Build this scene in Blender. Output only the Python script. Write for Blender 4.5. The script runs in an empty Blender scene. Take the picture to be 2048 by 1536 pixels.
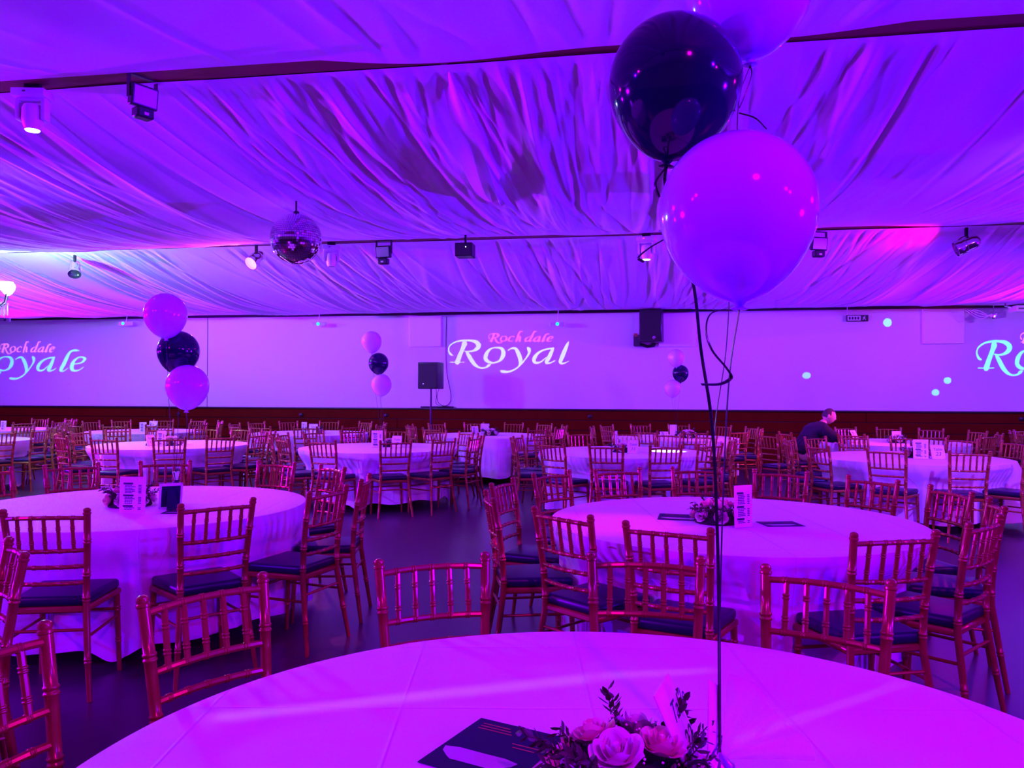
import bpy, bmesh, math, random
import numpy as np
from mathutils import Vector, Matrix, geometry

random.seed(7)
scene = bpy.context.scene
COL = scene.collection
PI = math.pi

# ------------------------------------------------------------------ camera, world, exposure
TH = math.radians(9.0)                 # the hall is turned 9 degrees from the line of sight
F_PX, PITCH, ROLL, EYE = 1585.0, 0.0119, 0.003, 1.5
CT, ST = math.cos(TH), math.sin(TH)

def W(x, y, z=0.0):
    """survey coordinates (x right of, y ahead of the camera) -> hall coordinates"""
    return Vector((x * CT - y * ST, x * ST + y * CT, z))

def at(u, v, depth):
    a = (u - 1024) / F_PX
    b = -(v - 768) / F_PX
    c, s = math.cos(ROLL), math.sin(ROLL)
    x = c * a - s * b
    y = s * a + c * b
    d = (x, math.cos(PITCH) - y * math.sin(PITCH), math.sin(PITCH) + y * math.cos(PITCH))
    k = depth / d[1]
    return W(d[0] * k, depth, EYE + d[2] * k)

def on_wall(u, v, ywall):
    p = at(u, v, 10.0)
    o = Vector((0, 0, EYE))
    d = p - o
    k = ywall / d.y
    return o + d * k

cd = bpy.data.cameras.new('camera')
cam = bpy.data.objects.new('camera', cd)
COL.objects.link(cam)
cd.sensor_width = 36.0
cd.lens = F_PX / 2048 * 36.0
cd.clip_start = 0.02
cd.clip_end = 100
_f = Vector((0, math.cos(PITCH), math.sin(PITCH)))
_u0 = Vector((0, -math.sin(PITCH), math.cos(PITCH)))
_r0 = Vector((1, 0, 0))
_r = _r0 * math.cos(ROLL) + _u0 * math.sin(ROLL)
_u = -_r0 * math.sin(ROLL) + _u0 * math.cos(ROLL)
_rot = Matrix((_r, _u, -_f)).transposed()
_rot = Matrix.Rotation(TH, 3, 'Z') @ _rot
cam.matrix_world = Matrix.Translation((0, 0, EYE)) @ _rot.to_4x4()
scene.camera = cam

wd = bpy.data.worlds.new('world')
scene.world = wd
wd.use_nodes = True
wd.node_tree.nodes['Background'].inputs[0].default_value = (0, 0, 0, 1)
wd.node_tree.nodes['Background'].inputs[1].default_value = 0.0
vs = scene.view_settings
scene.display_settings.display_device = 'sRGB'
vs.view_transform = 'Standard'
vs.look = 'None'
vs.exposure = 0.0
vs.gamma = 1.0
vs.use_curve_mapping = False

# hall dimensions
YW = 17.09            # far wall
XL, XR, YB = -18.5, 11.0, -4.5
BEAMS = (-0.95, 5.04, 11.0)
ZB = 3.70             # underside of the beams
ZWT = 3.30            # where the drape meets the far wall

def lamp(name, kind, loc, energy, color, target=None, angle=None, blend=0.6, size=0.05, sizey=None, parent=None):
    ld = bpy.data.lights.new(name, kind)
    ld.energy = energy
    ld.color = color
    if kind == 'AREA':
        ld.shape = 'RECTANGLE'
        ld.size = size
        ld.size_y = sizey or size
    else:
        ld.shadow_soft_size = size
    if kind == 'SPOT':
        ld.spot_size = math.radians(angle)
        ld.spot_blend = blend
    o = bpy.data.objects.new(name, ld)
    COL.objects.link(o)
    o.location = loc
    if target is not None:
        o.rotation_euler = (Vector(target) - Vector(loc)).to_track_quat('-Z', 'Y').to_euler()
    return o

# Lamps outside the picture: the balloons and the mirror ball reflect clusters of stage lights
# to the left, to the right and behind the camera.
GAIN = 1.0        # overall level of the rig
for py, e_ in ((2.2, .8), (8.2, 1.0), (14.2, 1.0)):
    lamp('stage_par_left_offscreen', 'SPOT', (XL + .4, py, 1.6), 32000 * e_ * GAIN, (.24, .0, 1), target=(-7, py, 4.2), angle=52, blend=1.0, size=.12)
    lamp('stage_par_right_offscreen', 'SPOT', (XR - .4, py, 1.6), 20000 * e_ * GAIN, (.10, .0, 1), target=(1, py, 4.2), angle=52, blend=1.0, size=.12)
# pars on the same beams further out to both sides
for px, py, tx, ty, c_, e_ in ((-8.5, 5.3, -5.5, 8.5, (.85, .0, .7), 420), (6.5, 5.3, 4.0, 8.0, (.85, .07, .7), 420), (-8.5, 4.78, -4.5, 3.4, (.85, 0, .8), 300), (6.5, 4.78, 3.0, 3.2, (.85, 0, .8), 300)):
    lamp('beam_par_%s_offscreen' % ('left' if px < 0 else 'right'), 'SPOT', (px, py, 3.25), e_ * GAIN, c_, target=(tx, ty, .3), angle=110, blend=1.0, size=.06)
lamp('wall_wash_left_offscreen', 'SPOT', (-12, 11.25, 3.22), 560 * GAIN, (.36, .11, 1.0), target=(-9, 17.0, 1.4), angle=115, blend=1.0, size=.06)
lamp('wall_wash_right_offscreen', 'SPOT', (9, 11.25, 3.22), 560 * GAIN, (.36, .11, 1.0), target=(5, 17.0, 1.4), angle=115, blend=1.0, size=.06)
lamp('blue_flood_left_offscreen', 'SPOT', (-11.5, 5.25, 3.30), 1900 * GAIN, (.15, .03, 1), target=(-5, 12.0, .4), angle=80, blend=1.0, size=.06)
lamp('blue_flood_left_offscreen', 'SPOT', (-6.5, 5.25, 3.30), 1600 * GAIN, (.15, .03, 1), target=(-2.2, 12.0, .4), angle=80, blend=1.0, size=.06)
lamp('blue_flood_right_offscreen', 'SPOT', (3.5, 5.25, 3.30), 1600 * GAIN, (.15, .03, 1), target=(3.0, 12.0, .4), angle=80, blend=1.0, size=.06)
# the rig behind the camera
for px in (-5, 1, 6):
    lamp('rig_par_behind_offscreen', 'SPOT', (px, -0.7, 3.30), 300 * GAIN, (.75, .0, .95), target=(px * .7, 3.0, .5), angle=120, blend=1.0, size=.06)
lamp('rig_flood_behind_offscreen', 'SPOT', (-7.0, -.75, 3.30), 1500 * GAIN, (.07, .0, 1), target=(-1.5, 4.2, .9), angle=80, blend=1.0, size=.06)
lamp('rig_flood_behind_offscreen', 'SPOT', (4.6, -.75, 3.30), 1300 * GAIN, (.07, .0, 1), target=(.2, 4.0, 1.0), angle=80, blend=1.0, size=.06)

# ------------------------------------------------------------------ materials
def mat(name, col, rough=0.5, metal=0.0, bump=None, var=None, spec=None, emit=None, estr=0.0, alpha=None, trans=0.0, sheen=0.0, coat=0.0):
    m = bpy.data.materials.new(name)
    m.use_nodes = True
    nt = m.node_tree
    b = nt.nodes['Principled BSDF']
    b.inputs['Base Color'].default_value = (*col, 1)
    b.inputs['Roughness'].default_value = rough
    b.inputs['Metallic'].default_value = metal
    if spec is not None: b.inputs['Specular IOR Level'].default_value = spec
    if trans: b.inputs['Transmission Weight'].default_value = trans
    if sheen: b.inputs['Sheen Weight'].default_value = sheen
    if coat: b.inputs['Coat Weight'].default_value = coat
    if emit:
        b.inputs['Emission Color'].default_value = (*emit, 1)
        b.inputs['Emission Strength'].default_value = estr
    if alpha is not None: b.inputs['Alpha'].default_value = alpha
    if bump or var:
        tc = nt.nodes.new('ShaderNodeTexCoord')
    if var:          # (scale, second colour)
        n = nt.nodes.new('ShaderNodeTexNoise')
        n.inputs['Scale'].default_value = var[0]
        n.inputs['Detail'].default_value = 4
        nt.links.new(tc.outputs['Object'], n.inputs['Vector'])
        mx = nt.nodes.new('ShaderNodeMix')
        mx.data_type = 'RGBA'
        mx.inputs[6].default_value = (*col, 1)
        mx.inputs[7].default_value = (*var[1], 1)
        nt.links.new(n.outputs['Fac'], mx.inputs[0])
        nt.links.new(mx.outputs[2], b.inputs['Base Color'])
    if bump:         # (scale, strength, distance)
        n2 = nt.nodes.new('ShaderNodeTexNoise')
        n2.inputs['Scale'].default_value = bump[0]
        n2.inputs['Detail'].default_value = 3
        nt.links.new(tc.outputs['Object'], n2.inputs['Vector'])
        bp = nt.nodes.new('ShaderNodeBump')
        bp.inputs['Strength'].default_value = bump[1]
        bp.inputs['Distance'].default_value = bump[2]
        nt.links.new(n2.outputs['Fac'], bp.inputs['Height'])
        nt.links.new(bp.outputs['Normal'], b.inputs['Normal'])
    return m

M = {}
M['plaster'] = mat('white_painted_plaster', (.78, .76, .76), .75, bump=(60, .15, .002), var=(.8, (.72, .71, .72)))
M['panel'] = mat('white_panel', (.82, .80, .80), .6)
M['dado'] = mat('dark_red_stained_wood', (.13, .010, .003), .65, bump=(18, .2, .003), var=(5, (.095, .007, .002)), spec=.04)
M['cap'] = mat('black_cap_moulding', (.012, .008, .010), .4)
M['beam'] = mat('dark_red_beam_paint', (.16, .012, .018), .55, var=(3, (.11, .008, .012)))
M['floor'] = mat('dark_vinyl_floor', (.060, .040, .050), .32, bump=(9, .06, .002), var=(1.2, (.045, .030, .040)), spec=.45)
M['sidewall'] = mat('side_wall_paint', (.35, .30, .33), .8)
M['gold'] = mat('gold_painted_wood', (.36, .145, .032), .24, metal=.25, var=(30, (.29, .10, .026)), spec=.5)
M['navy'] = mat('navy_vinyl_pad', (.008, .008, .030), .36, bump=(120, .05, .001), spec=.4)
M['black'] = mat('black_plastic', (.010, .010, .013), .4)
M['blackm'] = mat('black_metal', (.012, .012, .014), .35, metal=.3)
M['grille'] = mat('black_speaker_grille', (.008, .008, .010), .7, bump=(400, .4, .002))
M['white'] = mat('white_plastic', (.75, .75, .75), .4)
M['paper'] = mat('white_card', (.86, .85, .86), .55)
M['ink'] = mat('black_ink', (.02, .02, .06), .6)
M['chrome'] = mat('chrome', (.8, .8, .82), .12, metal=1.0)
M['mirror'] = mat('mirror_glass', (.85, .85, .88), .05, metal=1.0)
M['lilac'] = mat('blue_lit_lilac_latex', (.40, .32, 1.0), .10, coat=.6, spec=.6)  # pale lilac latex again, blue light on the near bunch put into its colour
M['pearl'] = mat('pale_lilac_balloon_latex', (.62, .56, .95), .10, coat=.6, spec=.6)
M['navyballoon'] = mat('black_balloon_latex', (.004, .003, .030), .08, coat=.25, spec=.4)
M['ribbon'] = mat('black_curling_ribbon', (.010, .010, .016), .25)
M['rosew'] = mat('cream_rose_petal', (.85, .76, .72), .55, var=(20, (.80, .66, .62)))
M['rosep'] = mat('blush_rose_petal', (.85, .58, .50), .55, var=(20, (.80, .50, .44)))
M['leaf'] = mat('dark_green_leaf', (.035, .060, .020), .5, var=(40, (.060, .085, .030)))
M['foam'] = mat('dark_arrangement_base', (.015, .018, .015), .8)
M['leafletblue'] = mat('navy_leaflet_print', (.008, .008, .05), .5, spec=.2)
M['leafletpic'] = mat('leaflet_picture_print', (.55, .30, .55), .35)
M['orange'] = mat('orange_print', (.42, .10, .05), .4)
M['skin'] = mat('skin', (.55, .30, .23), .5)
M['hair'] = mat('short_dark_hair', (.05, .035, .03), .7, bump=(200, .5, .003))
M['sweater'] = mat('black_sweater', (.010, .010, .016), .85, bump=(300, .3, .002))
M['trouser'] = mat('dark_trousers', (.012, .012, .020), .8)
M['shoe'] = mat('black_shoe', (.01, .01, .01), .4)
M['lenswhite'] = mat('lit_white_lens', (1, 1, 1), .3, emit=(.95, .98, 1), estr=6)
M['lenspink'] = mat('lit_pink_lens', (1, .6, .7), .3, emit=(1, .12, .45), estr=5)
M['lensoff'] = mat('dark_lens_glass', (.05, .05, .09), .08, spec=.8)
M['shade'] = mat('lit_glass_shade', (1, 1, 1), .3, emit=(.80, 1, .95), estr=5)
M['ledgreen'] = mat('green_led', (0, .6, .4), .4, emit=(0, 1, .55), estr=5)
M['ledoff'] = mat('unlit_indicator', (.06, .06, .07), .3)
M['ledred'] = mat('red_led', (.6, 0, 0), .4, emit=(1, .02, .05), estr=3)
M['signwhite'] = mat('sign_face', (.55, .50, .55), .4)
M['signgreen'] = mat('sign_dark_green', (.01, .05, .03), .4)
M['copper'] = mat('speaker_bracket', (.30, .07, .03), .5)
M['tabletop'] = mat('plywood_table_top', (.30, .20, .11), .6)
M['cream'] = mat('white_frame_lacquer', (.82, .80, .82), .35)

def glass_like(name, alpha, col=(.9, .85, 1), rough=.3):
    m = bpy.data.materials.new(name)
    m.use_nodes = True
    nt = m.node_tree
    for n in list(nt.nodes): nt.nodes.remove(n)
    o = nt.nodes.new('ShaderNodeOutputMaterial')
    t = nt.nodes.new('ShaderNodeBsdfTransparent')
    d = nt.nodes.new('ShaderNodeBsdfPrincipled')
    d.inputs['Base Color'].default_value = (*col, 1)
    d.inputs['Roughness'].default_value = rough
    mx = nt.nodes.new('ShaderNodeMixShader')
    mx.inputs[0].default_value = alpha
    nt.links.new(t.outputs[0], mx.inputs[1])
    nt.links.new(d.outputs[0], mx.inputs[2])
    nt.links.new(mx.outputs[0], o.inputs[0])
    return m
M['tulle'] = glass_like('sheer_white_tulle', .30, (.85, .82, .9), .8)
M['acrylic'] = glass_like('clear_acrylic', .25, (.9, .9, 1), .05)
M['crystal'] = mat('clear_crystal', (.85, .95, .95), .05, trans=.6, spec=.8)

def drape_mat():
    m = bpy.data.materials.new('white_voile_drape')
    m.use_nodes = True
    nt = m.node_tree
    for n in list(nt.nodes): nt.nodes.remove(n)
    o = nt.nodes.new('ShaderNodeOutputMaterial')
    a = nt.nodes.new('ShaderNodeBsdfDiffuse')
    b = nt.nodes.new('ShaderNodeBsdfTranslucent')
    a.inputs[0].default_value = (.80, .78, .80, 1)
    b.inputs[0].default_value = (.80, .78, .80, 1)
    mx = nt.nodes.new('ShaderNodeMixShader')
    mx.inputs[0].default_value = .12
    nt.links.new(a.outputs[0], mx.inputs[1])
    nt.links.new(b.outputs[0], mx.inputs[2])
    nt.links.new(mx.outputs[0], o.inputs[0])
    return m
M['drape'] = drape_mat()

def cloth_mat():
    """white tablecloth with pressed fold creases as fine relief"""
    m = mat('white_tablecloth', (.80, .78, .80), .62, sheen=.3)
    nt = m.node_tree
    b = nt.nodes['Principled BSDF']
    tc = nt.nodes.new('ShaderNodeTexCoord')
    sx = nt.nodes.new('ShaderNodeSeparateXYZ')
    nt.links.new(tc.outputs['Object'], sx.inputs[0])
    hs = []
    for ax in (0, 1):
        md = nt.nodes.new('ShaderNodeMath'); md.operation = 'PINGPONG'; md.inputs[1].default_value = .225
        nt.links.new(sx.outputs[ax], md.inputs[0])
        lt = nt.nodes.new('ShaderNodeMapRange')
        lt.inputs[1].default_value = 0.0; lt.inputs[2].default_value = .006
        lt.inputs[3].default_value = 1.0; lt.inputs[4].default_value = 0.0
        nt.links.new(md.outputs[0], lt.inputs[0])
        hs.append(lt)
    mxm = nt.nodes.new('ShaderNodeMath'); mxm.operation = 'MAXIMUM'
    nt.links.new(hs[0].outputs[0], mxm.inputs[0]); nt.links.new(hs[1].outputs[0], mxm.inputs[1])
    n = nt.nodes.new('ShaderNodeTexNoise'); n.inputs['Scale'].default_value = 3.0; n.inputs['Detail'].default_value = 4
    nt.links.new(tc.outputs['Object'], n.inputs['Vector'])
    ad = nt.nodes.new('ShaderNodeMath'); ad.operation = 'MULTIPLY_ADD'
    ad.inputs[1].default_value = 2.0
    nt.links.new(n.outputs['Fac'], ad.inputs[0]); nt.links.new(mxm.outputs[0], ad.inputs[2])
    bp = nt.nodes.new('ShaderNodeBump'); bp.inputs['Strength'].default_value = .45; bp.inputs['Distance'].default_value = .006
    nt.links.new(ad.outputs[0], bp.inputs['Height']); nt.links.new(bp.outputs['Normal'], b.inputs['Normal'])
    return m
M['cloth'] = cloth_mat()

# ------------------------------------------------------------------ mesh helpers
class MB:
    """collects simple shapes into one mesh"""
    def __init__(self): self.v = []; self.f = []
    def add(self, vs, fs):
        k = len(self.v)
        self.v += [tuple(v) for v in vs]
        self.f += [tuple(i + k for i in f) for f in fs]
        return self
    def box(self, lo, hi, mtx=None):
        (a, b, c), (d, e, f) = lo, hi
        vs = [Vector(p) for p in ((a, b, c), (d, b, c), (d, e, c), (a, e, c), (a, b, f), (d, b, f), (d, e, f), (a, e, f))]
        if mtx: vs = [mtx @ p for p in vs]
        return self.add(vs, [(0, 3, 2, 1), (4, 5, 6, 7), (0, 1, 5, 4), (1, 2, 6, 5), (2, 3, 7, 6), (3, 0, 4, 7)])
    def rbox(self, lo, hi, bev=.01, seg=2, mtx=None):
        bm = bmesh.new()
        bmesh.ops.create_cube(bm, size=1)
        for v in bm.verts:
            v.co = Vector((lo[i] + (v.co[i] + .5) * (hi[i] - lo[i]) for i in range(3)))
        bmesh.ops.bevel(bm, geom=bm.edges[:], offset=bev, segments=seg, affect='EDGES', profile=.6)
        bm.verts.index_update()
        vs = [(mtx @ v.co) if mtx else v.co.copy() for v in bm.verts]
        fs = [tuple(v.index for v in f.verts) for f in bm.faces]
        bm.free()
        return self.add(vs, fs)
    def tube(self, pts, rad, n=10, cap=True, flat=None):
        pts = [Vector(p) for p in pts]
        if not hasattr(rad, '__len__'): rad = [rad] * len(pts)
        vs = []; fs = []
        t0 = (pts[1] - pts[0]).normalized()
        up = Vector((0, 0, 1)) if abs(t0.z) < .9 else Vector((1, 0, 0))
        x = t0.cross(up).normalized()
        for i, p in enumerate(pts):
            t = (pts[min(i + 1, len(pts) - 1)] - pts[max(i - 1, 0)])
            if t.length < 1e-9: t = t0
            t.normalize()
            x = (x - t * x.dot(t)).normalized()
            y = t.cross(x)
            for k in range(n):
                a = 2 * PI * k / n
                vs.append(p + (x * math.cos(a) + y * math.sin(a) * (flat or 1)) * rad[i])
        for i in range(len(pts) - 1):
            for k in range(n):
                a = i * n + k; b = i * n + (k + 1) % n
                fs.append((a, b, b + n, a + n))
        if cap:
            fs.append(tuple(range(n))[::-1])
            fs.append(tuple((len(pts) - 1) * n + k for k in range(n)))
        return self.add(vs, fs)
    def lathe(self, prof, n=24, mtx=None, a0=0.0):
        vs = []; fs = []
        for (r, z) in prof:
            for k in range(n):
                a = 2 * PI * k / n + a0
                p = Vector((r * math.cos(a), r * math.sin(a), z))
                vs.append(mtx @ p if mtx else p)
        for i in range(len(prof) - 1):
            for k in range(n):
                a = i * n + k; b = i * n + (k + 1) % n
                fs.append((a, b, b + n, a + n))
        if prof[0][0] > 1e-6: fs.append(tuple(range(n))[::-1])
        if prof[-1][0] > 1e-6: fs.append(tuple((len(prof) - 1) * n + k for k in range(n)))
        return self.add(vs, fs)
    def mesh(self, name, m, smooth=True):
        me = bpy.data.meshes.new(name)
        me.from_pydata(self.v, [], self.f)
        me.materials.append(M[m] if isinstance(m, str) else m)
        if smooth:
            me.polygons.foreach_set('use_smooth', [True] * len(me.polygons))
            me.set_sharp_from_angle(angle=math.radians(40))
        me.update()
        return me
    def obj(self, name, m, parent=None, smooth=True):
        return link(name, self.mesh(name, m, smooth), parent)

def link(name, me, parent=None, loc=None, rz=None):
    o = bpy.data.objects.new(name, me)
    COL.objects.link(o)
    if parent: o.parent = parent
    if loc is not None: o.location = loc
    if rz is not None: o.rotation_euler = (0, 0, rz)
    return o

def tag(o, label, cat, group=None):
    o['label'] = label
    o['category'] = cat
    if group: o['group'] = group
    return o

def thing(name, label, cat, loc=(0, 0, 0), rz=0.0, group=None):
    o = bpy.data.objects.new(name, None)
    o.empty_display_size = .1
    COL.objects.link(o)
    o.location = loc
    o.rotation_euler = (0, 0, rz)
    return tag(o, label, cat, group)

def struct(o):
    o['kind'] = 'structure'
    return o

def stuff(o):
    o['kind'] = 'stuff'
    return o

def copy_tree(root, loc, rz, label, group=None):
    r = root.copy()
    COL.objects.link(r)
    r.location = loc
    r.rotation_euler = (0, 0, rz)
    r['label'] = label
    if group: r['group'] = group
    for ch in list(root.children):
        c = ch.copy(); COL.objects.link(c); c.parent = r
        for g in list(ch.children):
            d = g.copy(); COL.objects.link(d); d.parent = c
    return r

def smoothpts(pts, n=8):
    """Catmull-Rom through points of any dimension"""
    P = [np.array(p, float) for p in pts]
    P = [2 * P[0] - P[1]] + P + [2 * P[-1] - P[-2]]
    out = []
    for i in range(1, len(P) - 2):
        a, b, c, d = P[i - 1:i + 3]
        for k in range(n):
            t = k / n
            out.append(.5 * ((2 * b) + (c - a) * t + (2 * a - 5 * b + 4 * c - d) * t * t + (3 * b - a - 3 * c + d) * t ** 3))
    out.append(P[-2])
    return out

# ------------------------------------------------------------------ the hall
f_ = MB().box((XL, YB, -.1), (XR, YW + .2, 0)).obj('floor', 'floor', smooth=False); struct(f_)
wf = MB().box((XL, YW, 1.16), (XR, YW + .2, 4.2)).obj('wall_far', 'plaster', smooth=False); struct(wf)
for nm, lo, hi in (('wall_left', (XL - .2, YB, 0), (XL, YW + .2, 4.2)), ('wall_right', (XR, YB, 0), (XR + .2, YW + .2, 4.2)), ('wall_back', (XL, YB - .2, 0), (XR, YB, 4.2))):
    struct(MB().box(lo, hi).obj(nm, 'sidewall', smooth=False))
# dado of wide horizontal boards with recessed joints
dado = MB().box((XL, YW + .02, 0), (XR, YW + .2, 1.16)).obj('trim_1', 'cap', smooth=False); struct(dado)
zz = [0.015, .245, .475, .705, .925, 1.135]
for i in range(5):
    xs = [XL + .01, -12.3 + .35 * i, -4.1 - .4 * i, 3.4 + .3 * i, XR - .01]
    for a, b in zip(xs, xs[1:]):
        MB().rbox((a + .003, YW - .012, zz[i] + .006), (b - .003, YW + .03, zz[i + 1] - .006), .006, 1).obj('plank', 'dado', dado)
cap = MB().rbox((XL, YW - .045, 1.135), (XR, YW + .02, 1.172), .008, 2).obj('trim_2', 'cap'); struct(cap)
# vertical joint in the wall boarding
for u in (415, 200):
    p = on_wall(u, 700, YW)
    struct(MB().box((p.x - .006, YW - .004, 1.172), (p.x + .006, YW + .01, 3.28)).obj('trim_3', 'plaster' if u == 200 else 'cap', smooth=False))
# cornice strip under the drape edge
struct(MB().rbox((XL, YW - .04, 3.235), (XR, YW + .01, 3.29), .008, 1).obj('trim_4', 'cap'))

# exposed beams
for i, y in enumerate(BEAMS):
    b_ = MB().rbox((XL, y - .10, ZB), (XR, y + .10, ZB + .30), .01, 1).obj('trim_%d' % (5 + i), 'beam'); struct(b_)

# ceiling drape: three swagged bays of gathered voile
rng = np.random.default_rng(11)
XD0, XD1 = -11.5, 7.5        # where the pleats are finely meshed
def bay(name, y0, z0, y1, z1, sag, nx, nt_, seed, npl, gather):
    g = np.random.default_rng(seed)
    nd = int(nx * .84); no = nx - nd
    xs = np.concatenate([np.linspace(XL + .01, XD0, no // 2, endpoint=False), np.linspace(XD0, XD1, nd), np.linspace(XD1, XR - .01, no - no // 2 + 1)[1:]])
    ts = np.linspace(0, 1, nt_)
    ts = .5 - .5 * np.cos(PI * ts) * (0.35) - .5 * (1 - 2 * ts) * .65
    X, T = np.meshgrid(xs, ts)
    S = sag(xs)[None, :]
    Y = y0 + (y1 - y0) * T
    Z = z0 + (z1 - z0) * T - S * 4 * T * (1 - T)
    # broad soft folds
    for i in range(46):
        c = g.uniform(XL, XR); w = g.uniform(.12, .45); a = g.uniform(-.5, .9) * w * .14
        dr = g.uniform(-.5, .5); e = g.uniform(-.5, .5)
        Z -= a * np.exp(-((X - c - dr * T - e * np.sin(PI * T)) / w) ** 2) * np.sin(PI * np.clip(T * 1.05, 0, 1)) ** .5
    # long creased folds from edge to edge
    for i in range(46):
        c = g.uniform(XL, XR); w = g.uniform(.05, .13); a = g.uniform(.08, .22) * w
        dr = g.uniform(-.6, .6); e = g.uniform(-.35, .35)
        dx = X - c - dr * T - e * np.sin(PI * T)
        Z -= a * np.where(dx > 0, np.exp(-np.abs(dx) / (w * 1.8)), np.exp(-np.abs(dx) / (w * .45))) * np.sin(PI * T) ** .6
    # fine pleats fanning out of gathers
    for i in range(npl):
        if g.random() < .7:
            c0 = gather[g.integers(len(gather))] + g.normal() * .55
            sp = g.normal() * .55
        else:
            c0 = g.uniform(XL, XR); sp = g.uniform(-.3, .3)
        w = g.uniform(.016, .050); a = g.uniform(.12, .42) * w * g.choice([-1, 1])
        top = g.random() < .7
        TT = T if top else 1 - T
        L = g.uniform(.35, 1.1)
        xc = c0 + sp * TT + g.uniform(-.2, .2) * np.sin(PI * TT)
        lo = np.searchsorted(xs, xc.min() - 4 * w); hi = np.searchsorted(xs, xc.max() + 4 * w)
        if hi <= lo: continue
        Xs = X[:, lo:hi]; xx = xc if np.ndim(xc) else xc
        Z[:, lo:hi] -= a * (np.exp(-((Xs - xx[:, lo:hi]) / w) ** 2) if i % 2 else np.exp(-np.abs(Xs - xx[:, lo:hi]) / w)) * np.clip(1 - TT[:, lo:hi] / L, 0, 1) ** .6 * np.clip(np.minimum(T, 1 - T)[:, lo:hi] / .035, 0, 1)
    # uneven edges where the cloth is pinned over the beam
    n0 = np.clip(sum(g.uniform(.4, 1) * np.sin(xs * k + g.uniform(0, 6)) for k in (.55, 1.2, 2.1)) * .030, 0, .07)
    n1 = np.clip(sum(g.uniform(.4, 1) * np.sin(xs * k + g.uniform(0, 6)) for k in (.6, 1.3, 2.6)) * .06, 0, .15)
    Y -= n0[None, :] * np.exp(-T / .02); Z -= (n0[None, :] * .25 + .004) * np.exp(-T / .03)
    Y += n1[None, :] * np.exp(-(1 - T) / .02); Z -= (n1[None, :] * .25 + .004) * np.exp(-(1 - T) / .03)
    vs = np.stack([X.ravel(), Y.ravel(), Z.ravel()], 1)
    r, c = np.meshgrid(np.arange(nt_ - 1), np.arange(nx - 1), indexing='ij')
    a = (r * nx + c).ravel()
    fs = np.stack([a, a + nx, a + nx + 1, a + 1], 1)
    me = bpy.data.meshes.new(name)
    me.from_pydata(vs.tolist(), [], fs.tolist())
    me.polygons.foreach_set('use_smooth', [True] * len(me.polygons))
    me.materials.append(M['drape'])
    return struct(link(name, me))
def sagf(base, left, seed):
    g = np.random.default_rng(seed)
    ph = g.uniform(0, 6, 4)
    def s(x):
        return base + left * np.clip((-3 - x) / 5, 0, 1) + .014 * np.sin(x * .9 + ph[0]) + .008 * np.sin(x * 1.7 + ph[1]) + .04 * np.clip((x - 3) / 3, 0, 1)
    return s
bay('ceiling_1', YB + .02, ZB, BEAMS[0] - .09, ZB, sagf(.30, .03, 1), 500, 26, 3, 60, [-12, -6, 0, 5])
bay('ceiling_2', BEAMS[0] + .098, ZB, BEAMS[1] - .098, ZB, sagf(.30, .08, 2), 1100, 46, 4, 230, [-9.5, -4.6, -.8, 1.6, 4.8])
bay('ceiling_3', BEAMS[1] + .098, ZB, BEAMS[2] - .098, ZB, sagf(.27, .14, 3), 2300, 56, 5, 520, [-8.6, -5.6, -2.4, -1.9, -.2, .9, 4.2, 7.5])
bay('ceiling_4', BEAMS[2] + .098, ZB, YW - .02, ZWT, sagf(.22, .05, 4), 2000, 46, 6, 480, [-12, -8.2, -4.8, -1.2, 1.4, 3.6, 6.6])

# loose tail of drape hanging below the ceiling
def loose_tail():
    P0, P1 = at(886, 106, 5.30), at(1003, 400, 8.5)
    n = 26
    vs = []; fs = []
    for i in range(n):
        t = i / (n - 1)
        p = P0.lerp(P1, t) - Vector((0, 0, .20 * math.sin(PI * t) ** .7 + .02))
        w = .15 * math.sin(PI * min(1, t * .92 + .08)) ** 1.1 + .012
        for k in range(6):
            s = k / 5 - .5
            vs.append(p + Vector((s * w * 1.2, 0, -abs(s) * w * .9 - .03 * math.sin(6 * t + 4 * s))))
    for i in range(n - 1):
        for k in range(5):
            a = i * 6 + k
            fs.append((a, a + 1, a + 7, a + 6))
    o = MB().add(vs, fs).obj('drape_tail', 'drape')
    tag(o, 'loose torn strip of white drape hanging from the beam', 'drape')
loose_tail()

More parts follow.
